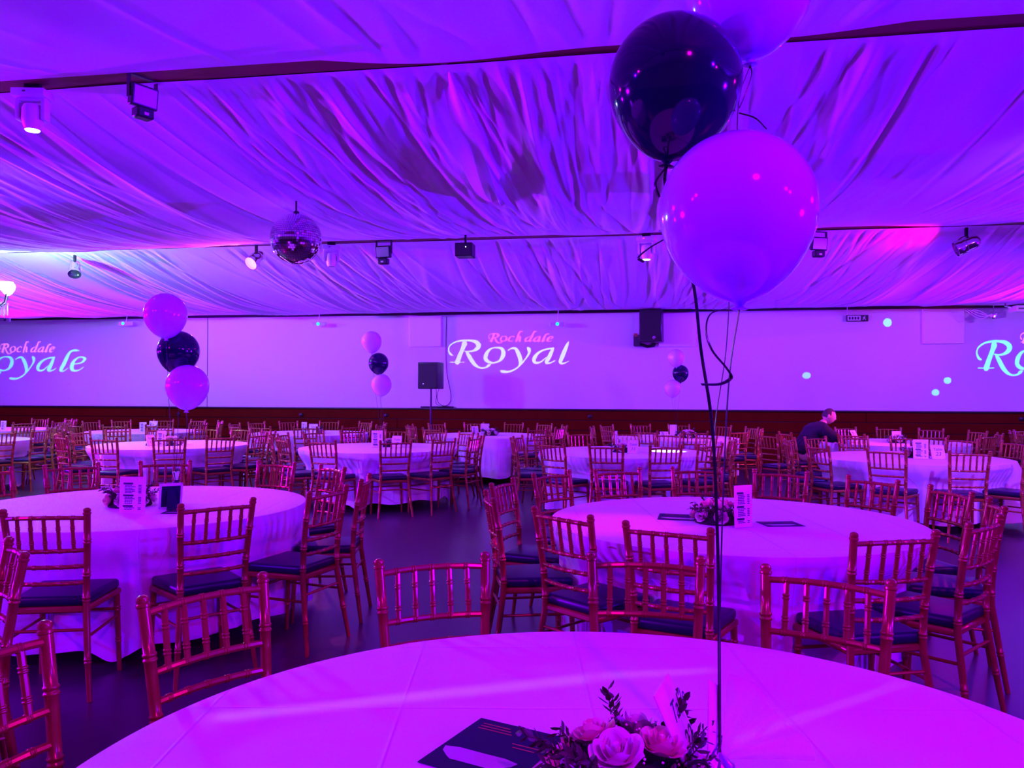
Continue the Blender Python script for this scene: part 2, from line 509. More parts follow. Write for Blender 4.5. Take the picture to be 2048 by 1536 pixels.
# ------------------------------------------------------------------ tables, cloths, chairs
TABLES = dict(N=(.19, 1.433), R=(1.305, 4.705), L=(-2.477, 5.294), M1=(-1.827, 10.875), ML=(-4.892, 11.354), M2=(1.418, 10.2), MR=(4.736, 9.408),
              FL=(-7.03, 15.2), FM=(-3.75, 14.7), TF=(-.45, 14.1), FR1=(2.78, 13.5), FR2=(5.98, 12.4), E1=(-8.6, 12.2), E2=(-10.3, 15.8), FR3=(9.1, 11.8), LL=(-3.15, 1.9))
RING = dict(
    N=[(140, 1.42), (109, 1.40), (78, 1.39), (53, 1.36), (166, 1.42)],
    R=[(-141, 1.38), (-116, 1.42), (-79, 1.46), (-52, 1.38), (-22, 1.36), (4, 1.36), (32, 1.36), (60, 1.39), (85, 1.44), (111, 1.40), (134, 1.46), (162, 1.44), (-170, 1.45)],
    L=[(-81, 1.48), (-51, 1.49), (-23, 1.51), (4, 1.49), (39, 1.40), (67, 1.36), (107, 1.36), (136, 1.40), (160, 1.46)],
    M1=[(a, 1.42) for a in (-137, -108, -73, -47, -18, 10, 37, 64, 90, 113, 139, 167, -166)],
    ML=[(a, 1.42) for a in (-137, -99, -66, -33, -4, 26, 47, 66, 85, 104, 124, 150, 178)],
    M2=[(a, 1.42) for a in (-132, -105, -77, -53, -25, 2, 27, 53, 78, 107, 134, 160, -172)],
    MR=[(a, 1.42) for a in (-157, -125, -94, -64, 23, 43, 65, 91, 115, 139, 163)],
    FL=[(a, 1.42) for a in (-150, -118, -86, -58, -25, 5, 38, 70, 100, 132, 165, -175)],
    FM=[(a, 1.42) for a in (-140, -110, -78, -45, -12, 22, 55, 88, 120, 150, 178)],
    TF=[(a, 1.42) for a in (-155, -128, -52, -25, 8, 40, 70, 102, 135, 168)],
    FR1=[(a, 1.42) for a in (-150, -120, -90, -57, -25, 10, 42, 75, 106, 138, 170)],
    FR2=[(a, 1.42) for a in (-140, -95, -58, -28, 6, 40, 68, 97, 128)],
    E1=[(a, 1.42) for a in (-60, -30, -4, 25, 52, 80)],
    E2=[(a, 1.42) for a in (-70, -38, -8, 25, 55, 88)],
    FR3=[(a, 1.42) for a in (150, 178, -155, 122, 100)],
    LL=[(38, 1.68)],
)
WHERE = dict(N='the nearest balloon table', R='the tall menu card table', L='the easel frame table', M1='the mid-size balloon trio table',
    ML='the pink rose table', M2='the white oval light table', MR='the number 23 table', FL='the far table under the emergency light',
    FM='the far table below the plain wall', TF='the table before the speaker pole', FR1='the smallest balloon trio table',
    FR2="the seated man's table", E1='the chandelier table', E2='the table under the projected Royale', FR3='the table by the wall projector',
    LL='the table behind the easel frame table')
def side_of(ang):
    a = (ang + 9) % 360
    if 45 <= a < 135: return 'backed to the dado wall'
    if 135 <= a < 225: return 'on the chandelier side'
    if 225 <= a < 315: return 'turned towards the dado wall'
    return 'on the exit sign side'
# --- chair prototype (faces +Y)
def nodes_rad(zs, base, marks, h=.0035, w=.006):
    out = []
    for z in zs:
        r = base
        for m_ in marks:
            d = abs(z - m_)
            if d < w: r = max(r, base + h * (1 - (d / w) ** 2))
        out.append(r)
    return out
def dense(zs0, zs1, marks, step=.06, w=.006):
    s = set(np.arange(zs0, zs1, step).tolist() + [zs1])
    for m_ in marks:
        for d in (-w, -w * .5, 0, w * .5, w): s.add(min(max(m_ + d, zs0), zs1))
    return sorted(s)
POST = [(0, .212, -.245), (.20, .190, -.215), (.44, .168, -.180), (.60, .172, -.188), (.78, .182, -.212), (.935, .190, -.240)]
def post_at(z):
    for (a, xa, ya), (b, xb, yb) in zip(POST, POST[1:]):
        if z <= b: 
            t = (z - a) / (b - a)
            return xa + (xb - xa) * t, ya + (yb - ya) * t
    return POST[-1][1:]
RAILS = (.888, .728, .648, .566)
def make_chair(label):
    t = thing('bamboo_chair', label, 'chair')
    fr = MB().rbox((-.205, -.185, .415), (.205, .205, .448), .008, 1)
    fr.v = [((x * (.86 + .14 * (y + .185) / .39)), y, z) for x, y, z in fr.v]
    fr.obj('seat_frame', 'gold', t)
    cu = MB().rbox((-.198, -.180, .446), (.198, .200, .498), .022, 3)
    cu.v = [(x * (.86 + .14 * (y + .185) / .39), y, z + (.008 * (1 - (x / .2) ** 2) * (1 - (y / .2) ** 2) if z > .48 else 0)) for x, y, z in cu.v]
    cu.obj('seat_cushion', 'navy', t)
    marks = [.18, .195, .475, .49, .60, .615, .765, .78]
    for s in (-1, 1):
        zs = dense(0, .905, marks)
        pts = [(s * post_at(z)[0], post_at(z)[1], z) for z in zs]
        rad = [r * (.72 + .28 * min(1, z / .3)) for r, z in zip(nodes_rad(zs, .0165, marks), zs)]
        tp = [(.905, .0165), (.908, .0195), (.914, .0195), (.918, .0155), (.924, .0180), (.933, .0165), (.939, .008)]
        pts += [(s * post_at(z)[0], post_at(z)[1], z) for z, _ in tp]
        rad += [r for _, r in tp]
        MB().tube(pts, rad, 10).obj('rear_leg', 'gold', t)
        fm = [.16, .175, .33, .345]
        zs = dense(0, .43, fm)
        MB().tube([(s * (.185 + .012 * (1 - z / .43)), .185 + .02 * (1 - z / .43), z) for z in zs],
                  [r * (.70 + .30 * z / .43) for r, z in zip(nodes_rad(zs, .0165, fm), zs)], 10).obj('front_leg', 'gold', t)
    for i, z in enumerate(RAILS):
        hx, y = post_at(z)
        mk = [k * .062 for k in range(-2, 3)]
        xs = dense(-hx, hx, mk + [m_ + .009 for m_ in mk], .04, .004)
        pts = [(x, y - .026 * (1 - (x / hx) ** 2), z + (.006 * (1 - (x / hx) ** 2) if i == 0 else 0)) for x in xs]
        MB().tube(pts, nodes_rad(xs, .0105, mk + [m_ + .009 for m_ in mk], .0025, .004), 8).obj('top_rail' if i == 0 else 'back_rail', 'gold', t)
    for k in range(-2, 3):
        x0 = k * .062
        (h1, y1), (h0, y0) = post_at(RAILS[0]), post_at(RAILS[1])
        mk = [.765, .775, .835, .845]
        zs = dense(RAILS[1], RAILS[0], mk, .05, .004)
        pts = []
        for z in zs:
            q = (z - RAILS[1]) / (RAILS[0] - RAILS[1])
            pts.append((x0, (y0 - .026 * (1 - (x0 / h0) ** 2)) * (1 - q) + (y1 - .026 * (1 - (x0 / h1) ** 2)) * q, z))
        MB().tube(pts, nodes_rad(zs, .0095, mk, .0025, .004), 8).obj('spindle', 'gold', t)
    MB().tube([(-.175, .190, .335), (.175, .190, .335)], .008, 8).obj('stretcher', 'gold', t)
    MB().tube([(-.178, -.194, .335), (.178, -.194, .335)], .008, 8).obj('stretcher', 'gold', t)
    for s in (-1, 1):
        MB().tube([(s * .188, .190, .300), (s * .182, -.200, .300)], .008, 8).obj('stretcher', 'gold', t)
    return t

SEATMAT_HALF = .20
chair0 = None
chair_at = {}
def put_chair(key, x, y, facing, label, group):
    global chair0
    p = W(x, y)
    rz = facing + TH - PI / 2
    if chair0 is None:
        chair0 = make_chair(label)
        chair0.location = p
        chair0.rotation_euler = (0, 0, rz)
        chair0['group'] = group
        return chair0
    return copy_tree(chair0, p, rz, label, group)

def relax(lst, gap=26.5):
    A = sorted([list(q) + [q[0]] for q in lst])
    if len(A) * gap > 359: gap = 359 / len(A)
    for it in range(400):
        for i in range(len(A)):
            j = (i + 1) % len(A)
            if i == j: continue
            d = (A[j][0] - A[i][0]) % 360
            if d < gap:
                wi = .25 if math.sin(math.radians(A[i][2])) < 0 else 1.0
                wj = .25 if math.sin(math.radians(A[j][2])) < 0 else 1.0
                A[i][0] -= (gap - d) * .5 * wi / (wi + wj)
                A[j][0] += (gap - d) * .5 * wj / (wi + wj)
    return [(a, d) for a, d, _ in A]
jit = random.Random(5)
for key, lst in RING.items():
    cx, cy = TABLES[key]
    chair_at[key] = []
    for ang, dist in (lst if key in ('N', 'R', 'L') else relax(lst)):
        a = math.radians(ang)
        dist = max(dist, 1.36)
        d0 = dist - .240                      # the ring is where the post tops stand; the seat centre is closer in
        x, y = cx + d0 * math.cos(a), cy + d0 * math.sin(a)
        far = key not in ('N', 'R', 'L', 'LL')
        face = a + PI + math.radians(jit.uniform(-7, 7) if far else jit.uniform(-3, 3))
        sd = side_of(ang)
        put_chair(key, x, y, face, 'gold bamboo chair %s, at %s' % (sd, WHERE[key]) if key != 'LL' else 'gold bamboo chair pulled away from any table, rails catching the light',
                  'bamboo chairs %s at %s' % (sd, WHERE[key]))
        chair_at[key].append((a, d0))
# the man's chair and one left beside it
put_chair('man', 4.33, 11.92, math.radians(8), 'gold bamboo-style chair the man in black sits on', 'chair of the seated man')
put_chair('x', 3.84, 11.35, math.radians(25), 'gold bamboo-style chair standing empty beside the man in black', 'empty chair beside the man')

R0 = 1.067
CLOTHLAB = dict(
    N='white cloth on the nearest round table with rose arrangement and balloons', R='white cloth under pale roses and the tall menu card',
    L='white cloth under the menu card and black-backed easel frame', M1='white cloth on the table with the mid-size balloon trio',
    ML='white cloth on the table with pink flowers and two cards', M2='white cloth crossed by a bright white oval of light',
    MR='white cloth under the number 23 frame and menu card', FL='white cloth on the table at the wall under the emergency light',
    FM='white cloth on the far table below the plain wall', TF='white cloth on the far table before the speaker pole',
    FR1='white cloth on the far table with the smallest balloon trio', FR2='white cloth on the table where the man sits',
    E1='white cloth on the table under the chandelier', E2='white cloth on the table under the projected Royale',
    FR3='white cloth on the table near the wall projector', LL='white cloth on the table beside the chair pulled away')
def tablecloth(key):
    g = random.Random(sum(map(ord, key)) * 7)
    cx, cy = TABLES[key]
    near = key in ('N', 'R', 'L', 'M1', 'M2', 'MR', 'ML')
    n = 288 if near else 144
    nz = 16 if near else 10
    ks = [(g.randint(5, 9), g.uniform(0, 6), .45), (g.randint(12, 17), g.uniform(0, 6), .6), (g.randint(23, 31), g.uniform(0, 6), .5)]
    a4 = g.uniform(0, 6); ph0 = g.uniform(0, 6)
    corner = [a4 + k * PI / 2 for k in range(4)]
    if key == 'L': corner = [math.radians(a) for a in (-72, 18, 108, 198)]
    if key == 'R': corner = [math.radians(a) for a in (-58, 32, 122, 212)]
    vs = [(0, 0, .756)]; fs = []
    rings = []
    # flat top
    for q in (.25, .5, .72, .88, .97, 1.0):
        rings.append([(R0 * q * math.cos(2 * PI * k / n), R0 * q * math.sin(2 * PI * k / n), .756 - (.004 if q == 1.0 else 0) + (.0008 * math.sin(7 * k * 2 * PI / n + q * 9) if q < .97 else 0)) for k in range(n)])
    # skirt
    hems = []
    for k in range(n):
        a = 2 * PI * k / n
        dc = min(abs((a - c + PI) % (2 * PI) - PI) for c in corner)
        hems.append(.115 + .018 * math.sin(9 * a + a4) - .095 * math.exp(-(dc / .10) ** 2))
    for j in range(1, nz + 1):
        row = []
        t = j / nz
        for k in range(n):
            a = 2 * PI * k / n
            z = .752 - (.752 - hems[k]) * t ** .92
            fold = sum(am * math.sin(kk * a + ph) for kk, ph, am in ks)
            sharp = (abs(fold) ** 1.25) * (1.15 if fold > 0 else -.5)
            dc = min(abs((a - c + PI) % (2 * PI) - PI) for c in corner)
            bulge = .09 * math.exp(-(dc / .13) ** 2)
            wr = .006 * math.sin(31 * a + 9 * t + ph0) * math.sin(4.3 * t * PI + 17 * a) + .005 * math.sin(47 * a - 14 * t)
            r = R0 + .006 + .010 * min(1, t * 8) + t ** .7 * (.030 + .060 * sharp + bulge) + wr * min(1, t * 5)
            for (ca, d0) in chair_at[key]:
                da = (a - ca + PI) % (2 * PI) - PI
                lat = abs(math.tan(da)) * (d0 - .20) if abs(da) < 1 else 9
                lim = (d0 - .222) / max(.3, math.cos(da))
                if lat < .34 and r > lim:
                    wlat = 1 if lat < .225 else 1 - (lat - .225) / .115
                    wz = 1 if z < .53 else max(0, 1 - (z - .53) / .20)
                    r = r + (lim - r) * wlat * wz
            row.append((r * math.cos(a), r * math.sin(a), z))
        rings.append(row)
    for row in rings: vs += row
    for k in range(n): fs.append((0, 1 + k, 1 + (k + 1) % n))
    for i in range(len(rings) - 1):
        b0 = 1 + i * n; b1 = b0 + n
        for k in range(n):
            fs.append((b0 + k, b1 + k, b1 + (k + 1) % n, b0 + (k + 1) % n))
    me = bpy.data.meshes.new('tablecloth')
    me.from_pydata(vs, [], fs)
    me.polygons.foreach_set('use_smooth', [True] * len(me.polygons))
    me.materials.append(M['cloth'])
    me.set_sharp_from_angle(angle=math.radians(52))
    o = link('tablecloth', me, loc=W(cx, cy), rz=TH)
    return tag(o, CLOTHLAB[key], 'tablecloth', 'white round tablecloths')
table0 = None
for key in TABLES:
    p = W(*TABLES[key])
    if table0 is None:
        t = thing('round_table', 'round plywood folding table hidden under a white cloth', 'table', p, 0, 'round tables under the cloths')
        MB().lathe([(R0 - .02, .715), (R0 - .005, .72), (R0 - .005, .738), (R0 - .02, .744)], 64).obj('tabletop', 'tabletop', t)
        for k in range(4):
            a = PI / 4 + k * PI / 2
            MB().tube([(.55 * math.cos(a), .55 * math.sin(a), 0), (.55 * math.cos(a), .55 * math.sin(a), .718)], .016, 8).obj('leg', 'blackm', t)
        table0 = t
    else:
        copy_tree(table0, p, 0, 'round plywood folding table hidden under a white cloth', 'round tables under the cloths')
    tablecloth(key)


# ------------------------------------------------------------------ lettering (broad-pen strokes: x, y down, pen width)
BIG = {
 'R': [[(372, 360, 84), (350, 420, 62), (300, 540, 66), (262, 642, 76)], [(150, 640, 12), (260, 641, 16), (365, 640, 12)],
       [(190, 535, 22), (155, 515, 34), (130, 450, 20), (155, 385, 20), (240, 332, 24), (350, 311, 28), (460, 312, 34), (540, 332, 56), (585, 378, 72), (570, 425, 62), (510, 465, 34), (440, 478, 22), (370, 470, 14)],
       [(400, 480, 36), (440, 545, 58), (490, 630, 60), (550, 695, 45), (620, 728, 24), (690, 722, 24), (735, 692, 44), (768, 676, 14)]],
 'o': [[(860, 418, 20), (930, 432, 45), (963, 490, 62), (948, 560, 62), (900, 620, 35), (820, 648, 24), (742, 638, 45), (692, 590, 60), (702, 520, 60), (742, 460, 40), (800, 425, 22), (862, 418, 20)]],
 'y': [[(1030, 462, 14), (1085, 432, 24), (1140, 432, 42), (1180, 490, 60), (1212, 570, 64), (1222, 650, 54), (1195, 700, 18)],
       [(1335, 425, 40), (1352, 450, 56), (1350, 500, 36), (1310, 570, 24), (1240, 660, 22), (1150, 740, 26), (1060, 780, 30), (985, 785, 38), (935, 778, 40), (920, 772, 16)]],
 'a': [[(1730, 428, 12), (1660, 435, 26), (1560, 460, 28), (1480, 510, 42), (1430, 580, 60), (1428, 628, 52), (1470, 650, 36), (1530, 635, 24), (1610, 570, 16)],
       [(1715, 430, 36), (1685, 500, 56), (1642, 590, 60), (1612, 638, 52), (1640, 656, 30), (1700, 640, 18), (1748, 612, 10)]],
 'l': [[(1952, 330, 14), (1930, 375, 44), (1890, 470, 62), (1840, 590, 62), (1826, 636, 56), (1850, 660, 32), (1900, 650, 18), (1950, 622, 10)]],
 'L': [[(2160, 318, 16), (2105, 312, 36), (2040, 318, 30), (1985, 360, 46), (1940, 440, 64), (1880, 560, 64), (1835, 636, 58), (1850, 660, 32), (1900, 650, 18), (1960, 610, 10)]],
 'e': [[(2075, 545, 14), (2190, 520, 24), (2250, 480, 46), (2262, 450, 50), (2215, 425, 26), (2140, 435, 26), (2075, 490, 50), (2035, 560, 70), (2035, 620, 66), (2080, 652, 34), (2160, 640, 20), (2240, 595, 12)]],
 'c': [[(930, 446, 44), (880, 420, 26), (800, 432, 26), (722, 490, 50), (690, 570, 62), (712, 628, 52), (780, 650, 28), (860, 632, 18), (905, 600, 10)]],
 'h': [[(330, 205, 36), (270, 200, 34), (215, 230, 46), (150, 400, 62), (60, 655, 60)], [(95, 560, 16), (160, 460, 24), (225, 430, 40), (250, 470, 58), (220, 590, 60), (215, 635, 44), (250, 652, 22), (295, 622, 10)]],
}
BIG['d'] = [BIG['a'][0], [(1930, 205, 36), (1870, 200, 34), (1815, 235, 46), (1745, 400, 58), (1642, 590, 60), (1612, 638, 52), (1640, 656, 30), (1700, 640, 18), (1748, 612, 10)]]
def strokes_to_quads(strokes, fn, bold=1.0):
    """pen strokes -> list of polygons in wall coordinates, fn maps a glyph point"""
    polys = []
    for st in strokes:
        P = smoothpts(st, 7)
        pts = [(p[0], p[1]) for p in P]; ws = [max(p[2] * bold, 8 * bold ** 2) for p in P]
        L = []; R = []
        for i, (x, y) in enumerate(pts):
            x0, y0 = pts[max(0, i - 1)]; x1, y1 = pts[min(len(pts) - 1, i + 1)]
            dx, dy = x1 - x0, y1 - y0
            m_ = math.hypot(dx, dy) or 1
            nx, ny = -dy / m_, dx / m_
            w = ws[i] / 2
            L.append((x + nx * w, y + ny * w)); R.append((x - nx * w, y - ny * w))
        for i in range(len(pts) - 1):
            polys.append([fn(*q) for q in (L[i], L[i + 1], R[i + 1], R[i])])
        for i in (0, len(pts) - 1):
            r_ = ws[i] / 2
            polys.append([fn(pts[i][0] + r_ * math.cos(a * PI / 4), pts[i][1] + r_ * math.sin(a * PI / 4)) for a in range(8)])
    return polys
def royal(word, tu):
    out = []
    for ch in word: out += strokes_to_quads(BIG[ch], tu)
    return out
def rochdale(tu, ox=735, oy=0):
    """small word set with the same pen, in the glyph units of the big word"""
    def put(ch, x0, y_off, sx, sy, src0):
        return strokes_to_quads(BIG[ch], lambda X, Y: tu(ox - 735 + x0 + (X - src0) * sx, 325 + oy + (Y - 655) * sy), 1.6)
    o = []
    o += put('R', 735, 0, .32, .35, 120)
    for ch, x0, s0 in (('o', 912, 665), ('c', 1036, 665), ('h', 1145, 30), ('d', 1285, 1400), ('a', 1418, 1400), ('L', 1545, 1810), ('e', 1622, 2000)):
        o += put(ch, x0, 0, .33, .33, s0)
    return o

def gobo_projector(name, label, P, words, power, group, holder, floor_plane=False, offscreen=''):
    """a black projector box: lamp, colour wheel and a cut metal gobo plate whose openings throw the lettering"""
    t = thing(name, label, 'projector', P, 0, group)
    hx, hy, hz = .11, .13, .085
    b = MB()
    if floor_plane:
        b.box((-hx, -hy, -.092), (hx, -hy + .006, hz)); b.box((-hx, hy - .006, -.092), (hx, hy, hz)); b.box((-hx, -hy, -.092), (-hx + .006, hy, hz)); b.box((hx - .006, -hy, -.092), (hx, hy, hz))
        b.box((-hx, -hy, hz - .006), (hx, hy, hz))
    else:
        fy = .096
        b.box((-hx, -hy, -hz), (hx, -hy + .006, hz)); b.box((-hx, -hy, -hz), (-hx + .006, fy, hz)); b.box((hx - .006, -hy, -hz), (hx, fy, hz))
        b.box((-hx, -hy, hz - .006), (hx, fy, hz)); b.box((-hx, -hy, -hz), (hx, fy, -hz + .006))
    b.obj('housing', 'black', t, smooth=False)
    MB().box((-.012, -.012, hz), (.012, .012, hz + holder)).obj('hanger', 'blackm', t, smooth=False)
    MB().lathe([(.006, 0), (.006, .004), (0, .005)], 10, Matrix.Translation((.03, -hy, .03)) @ Matrix.Rotation(PI / 2, 4, 'X')).obj('indicator', 'ledoff' if offscreen else 'lenswhite', t)
    yp = .10                                  # plate sits 10 cm ahead of the lamp
    lift = (lambda a, b: Vector((a, b, .757))) if floor_plane else (lambda a, b: Vector((a, YW, b)))
    dw = (P.z - .757) if floor_plane else (YW - P.y)
    k = yp / dw
    pts2 = []; faces = []; owner = []
    for wi, (polys, gel) in enumerate(words):
        for pl in polys:
            q_ = [Vector(w_) for w_ in pl]
            for i in range(1, len(q_) - 1):
                tri = [q_[0], q_[i], q_[i + 1]]
                ar = (tri[1] - tri[0]).cross(tri[2] - tri[0])
                if abs(ar) < 2e-7: continue
                if ar < 0: tri.reverse()
                faces.append([len(pts2), len(pts2) + 1, len(pts2) + 2]); owner.append(wi)
                pts2 += tri
    xs = [p.x for p in pts2]; zs_ = [p.y for p in pts2]
    mx, mz = (min(xs) + max(xs)) / 2, (min(zs_) + max(zs_)) / 2
    hw = max(max(xs) - min(xs), max(zs_) - min(zs_)) / 2
    tgt = lift(mx, mz)
    ang = 2 * math.atan(hw * 1.2 / (tgt - P).length)
    ex = hw * 2.3
    n0 = len(pts2)
    pts2 += [Vector((mx - ex, mz - ex)), Vector((mx + ex, mz - ex)), Vector((mx + ex, mz + ex)), Vector((mx - ex, mz + ex))]
    edges_ = [(f_[i], f_[(i + 1) % 3]) for f_ in faces for i in range(3)] + [(n0 + i, n0 + (i + 1) % 4) for i in range(4)]
    vo, eo, fo, ov, oe, of = geometry.delaunay_2d_cdt(pts2, edges_, [], 0, 2e-5)
    VO = np.array([(v.x, v.y) for v in vo])
    cen = np.array([VO[list(f_)].mean(0) for f_ in fo])
    own = np.full(len(fo), -1)
    for f_, w_ in zip(faces, owner):
        ok = np.ones(len(fo), bool)
        a_, b_, c_ = [np.array(pts2[i][:]) for i in f_]
        for p_, q_ in ((a_, b_), (b_, c_), (c_, a_)):
            ok &= ((q_[0] - p_[0]) * (cen[:, 1] - p_[1]) - (q_[1] - p_[1]) * (cen[:, 0] - p_[0])) > -1e-9
        own[ok] = w_
    PV = [(lift(v.x, v.y) - P) * k for v in vo]
    MB().add(PV, [tuple(f_) for f_, o_ in zip(fo, own) if o_ < 0]).obj('gobo_plate', 'blackm', t, smooth=False)
    for wi, (polys, gel) in enumerate(words):
        gm = bpy.data.materials.new('colour_gel')
        gm.use_nodes = True
        nt = gm.node_tree
        for n in list(nt.nodes): nt.nodes.remove(n)
        o_ = nt.nodes.new('ShaderNodeOutputMaterial'); tr = nt.nodes.new('ShaderNodeBsdfTransparent')
        tr.inputs[0].default_value = (*gel, 1)
        nt.links.new(tr.outputs[0], o_.inputs[0])
        MB().add(PV, [tuple(f_) for f_, w_ in zip(fo, own) if w_ == wi]).obj('colour_gel', gm, t, smooth=False)
    lamp('gobo_lamp' + offscreen, 'SPOT', P, power, (1, 1, 1), target=tgt, angle=math.degrees(ang), blend=.05, size=.0007 if floor_plane else 0)
    return t

def wallmap(u0, v0, ux0, uy0, sx, sy):
    def fn(ux, uy):
        p = on_wall(u0 + (ux - ux0) * sx, v0 + (uy - uy0) * sy, YW)
        return (p.x, p.z)
    return fn
def disc(u, v, r, n=10, ry=None):
    out = []
    for k in range(n):
        p = on_wall(u + r * math.cos(2 * PI * k / n), v + (ry or r) * math.sin(2 * PI * k / n), YW)
        out.append((p.x, p.z))
    return out

# centre: the black box hanging in the far bay
cm = wallmap(880, 640, 0, 0, 1 / 7.585, 1 / 7.585)
Pc = at(931, 502, 10.3)
gobo_projector('gobo_projector', 'small black projector box hanging alone under the drape near the far beam', Pc,
    [(royal('Royal', cm), (.55, 1.0, .70)), (rochdale(cm), (1.0, .10, .25))], 1900, 'gobo projectors', .16)
lm = wallmap(72.3, 743, 1395, 665, .112, .12)
Pl = W(-10.2, 12.6, 3.22)
def lroch(ux, uy):
    p = on_wall(0 + (ux - 735) * (108 / 970.), 704 + (uy - 325) * .135, YW)
    return (p.x, p.z)
gobo_projector('gobo_projector', 'small black projector box throwing the cyan Royale beside the chandelier', Pl,
    [(royal('RoyaLe', lm), (.0, 1.0, .62)), (rochdale(lroch), (1.0, .22, .36))], 2000, 'gobo projectors', .30, False, '_left_offscreen')
rm = wallmap(1952, 736, 120, 640, .144, .162)
Pr = W(7.6, 10.4, 3.22)
dots = [disc(1775, 645, 9), disc(1613, 751, 9, ry=7), disc(1895, 761, 8, ry=7), disc(1871, 785, 8, ry=7)]  # round openings added to stand in for mirror ball reflections
gobo_projector('gobo_projector', 'small black projector box throwing the cyan lettering and added dots beside the right-hand par can', Pr,
    [(royal('RoyaLe', rm), (.0, 1.0, .75)), (rochdale(rm), (1.0, .22, .36)), (dots, (.0, .75, .9))], 1900, 'gobo projectors', .30, False, '_right_offscreen')
# invented slit projector, added to lay pale streaks across the nearest cloth
def on_table(u, v):
    a = at(u, v, 1.0); o = Vector((0, 0, EYE)); d = a - o
    q = o + d * ((.757 - EYE) / d.z)
    return (q.x, q.y)
def strip(a, b, w0, w1):
    n = 10; L = []; R_ = []
    for i in range(n + 1):
        t_ = i / n; u = a[0] + (b[0] - a[0]) * t_; v = a[1] + (b[1] - a[1]) * t_; w = w0 + (w1 - w0) * t_
        L.append(on_table(u, v - w)); R_.append(on_table(u, v + w))
    return [[L[i], L[i + 1], R_[i + 1], R_[i]] for i in range(n)]
gobo_projector('gobo_projector', 'invented slit projector overhead, added to throw pale streaks on the nearest cloth', Vector((-.9, -.62, 3.38)),
    [(strip((425, 1436), (1180, 1356), 8, 9) + strip((1195, 1352), (1430, 1340), 6, 3) + strip((1470, 1480), (1805, 1366), 4, 3), (.6, .50, 1.0))], 95, 'gobo projectors', .20, True, '_added_behind_offscreen')

# ------------------------------------------------------------------ balloons
def balloon_mesh(name, r, m):
    h = r * 1.28
    prof = []
    for i in range(25):
        a = PI * i / 24
        z = -math.cos(a)
        rr = math.sin(a)
        if z < 0:
            zz_ = z * 1.20
            rr = rr * (1 - .16 * (-z) ** 2.2)
        else:
            zz_ = z
        prof.append((max(rr * r, 0), zz_ * r))
    prof[0] = (.012, prof[0][1]); prof = [(.013, -1.30 * r), (.017, -1.285 * r), (.007, -1.245 * r)] + prof
    prof[-1] = (0, r)
    return MB().lathe(prof, 40).mesh(name, m)
BM = {k: balloon_mesh('balloon', .14, k) for k in ('lilac', 'pearl', 'navyballoon')}
def ribbon(name, pts, label, w=.0045, group=None):
    P = [Vector(p) for p in smoothpts(pts, 8)]
    o = MB().tube(P, w, 6, flat=.35).obj(name, 'ribbon')
    tag(o, label, 'ribbon', group)
    return o
def balloon(u, v, depth, k, tilt, label, group, s=1.0):
    p = at(u, v, depth)
    o = link('balloon', BM[k])
    o.location = p
    o.scale = (s, s, s)
    o.rotation_euler = (tilt[0], tilt[1], 0)
    tag(o, label, 'balloon', group)
    bot = p + Matrix.Rotation(tilt[1], 3, 'Y') @ (Matrix.Rotation(tilt[0], 3, 'X') @ Vector((0, 0, -1.29 * .14 * s)))
    return p, bot
G1 = 'largest balloon bunch'
p1, b1 = balloon(1475, 420, 1.45, 'lilac', (.02, -.02), 'large lilac balloon lowest in the biggest bunch', G1, 1.01)
p2, b2 = balloon(1350, 165, 1.68, 'navyballoon', (0, .10), 'large glossy black balloon in the middle of the biggest bunch', G1, 1.0)
p3, b3 = balloon(1497, -30, 1.76, 'lilac', (0, -.02), 'large lilac balloon topmost of the biggest bunch', G1, 1.0)
base = W(.405, 1.545, .80)
ribbon('balloon_ribbon', [b1, at(1458, 760, 1.47), at(1446, 1000, 1.50), at(1440, 1250, 1.53), base], 'black ribbon from the lowest lilac balloon of the biggest bunch to its weight', .0042)
ribbon('balloon_ribbon', [b2, at(1330, 365, 1.62), at(1345, 430, 1.62), at(1385, 560, 1.60), at(1402, 700, 1.57), at(1424, 850, 1.55), at(1434, 1050, 1.54), at(1438, 1250, 1.545), base], 'thin black ribbon from the black balloon of the biggest bunch', .0032)
ribbon('balloon_ribbon', [b3, at(1478, 200, 1.76), at(1472, 330, 1.72), at(1462, 520, 1.66), at(1452, 700, 1.60), at(1428, 880, 1.56), at(1436, 1100, 1.55), base], 'thin black ribbon from the topmost lilac balloon of the biggest bunch', .0032)
ribbon('ribbon_curl', [b1, at(1425, 625, 1.46), at(1412, 660, 1.45), at(1424, 700, 1.44), at(1452, 735, 1.45), at(1462, 755, 1.47), at(1440, 768, 1.46), at(1403, 769, 1.45)], 'curled black ribbon end below the lowest large balloon', .004)
ribbon('ribbon_curl', [b3, at(1503, 150, 1.75), at(1490, 190, 1.74), at(1479, 215, 1.74)], 'looped black ribbon under the topmost large balloon', .004)
ribbon('ribbon_curl', [at(1478, 226, 1.74), at(1510, 236, 1.73), at(1533, 258, 1.72)], 'short black ribbon end beside the large black balloon', .004)
ribbon('ribbon_curl', [b2, at(1311, 365, 1.66), at(1318, 395, 1.66)], 'short black ribbon end under the large black balloon', .004)
ribbon('ribbon_curl', [at(1330, 478, 1.60), at(1300, 495, 1.58), at(1277, 515, 1.57), at(1288, 524, 1.57)], 'hooked black ribbon end left of the lowest large balloon', .004)
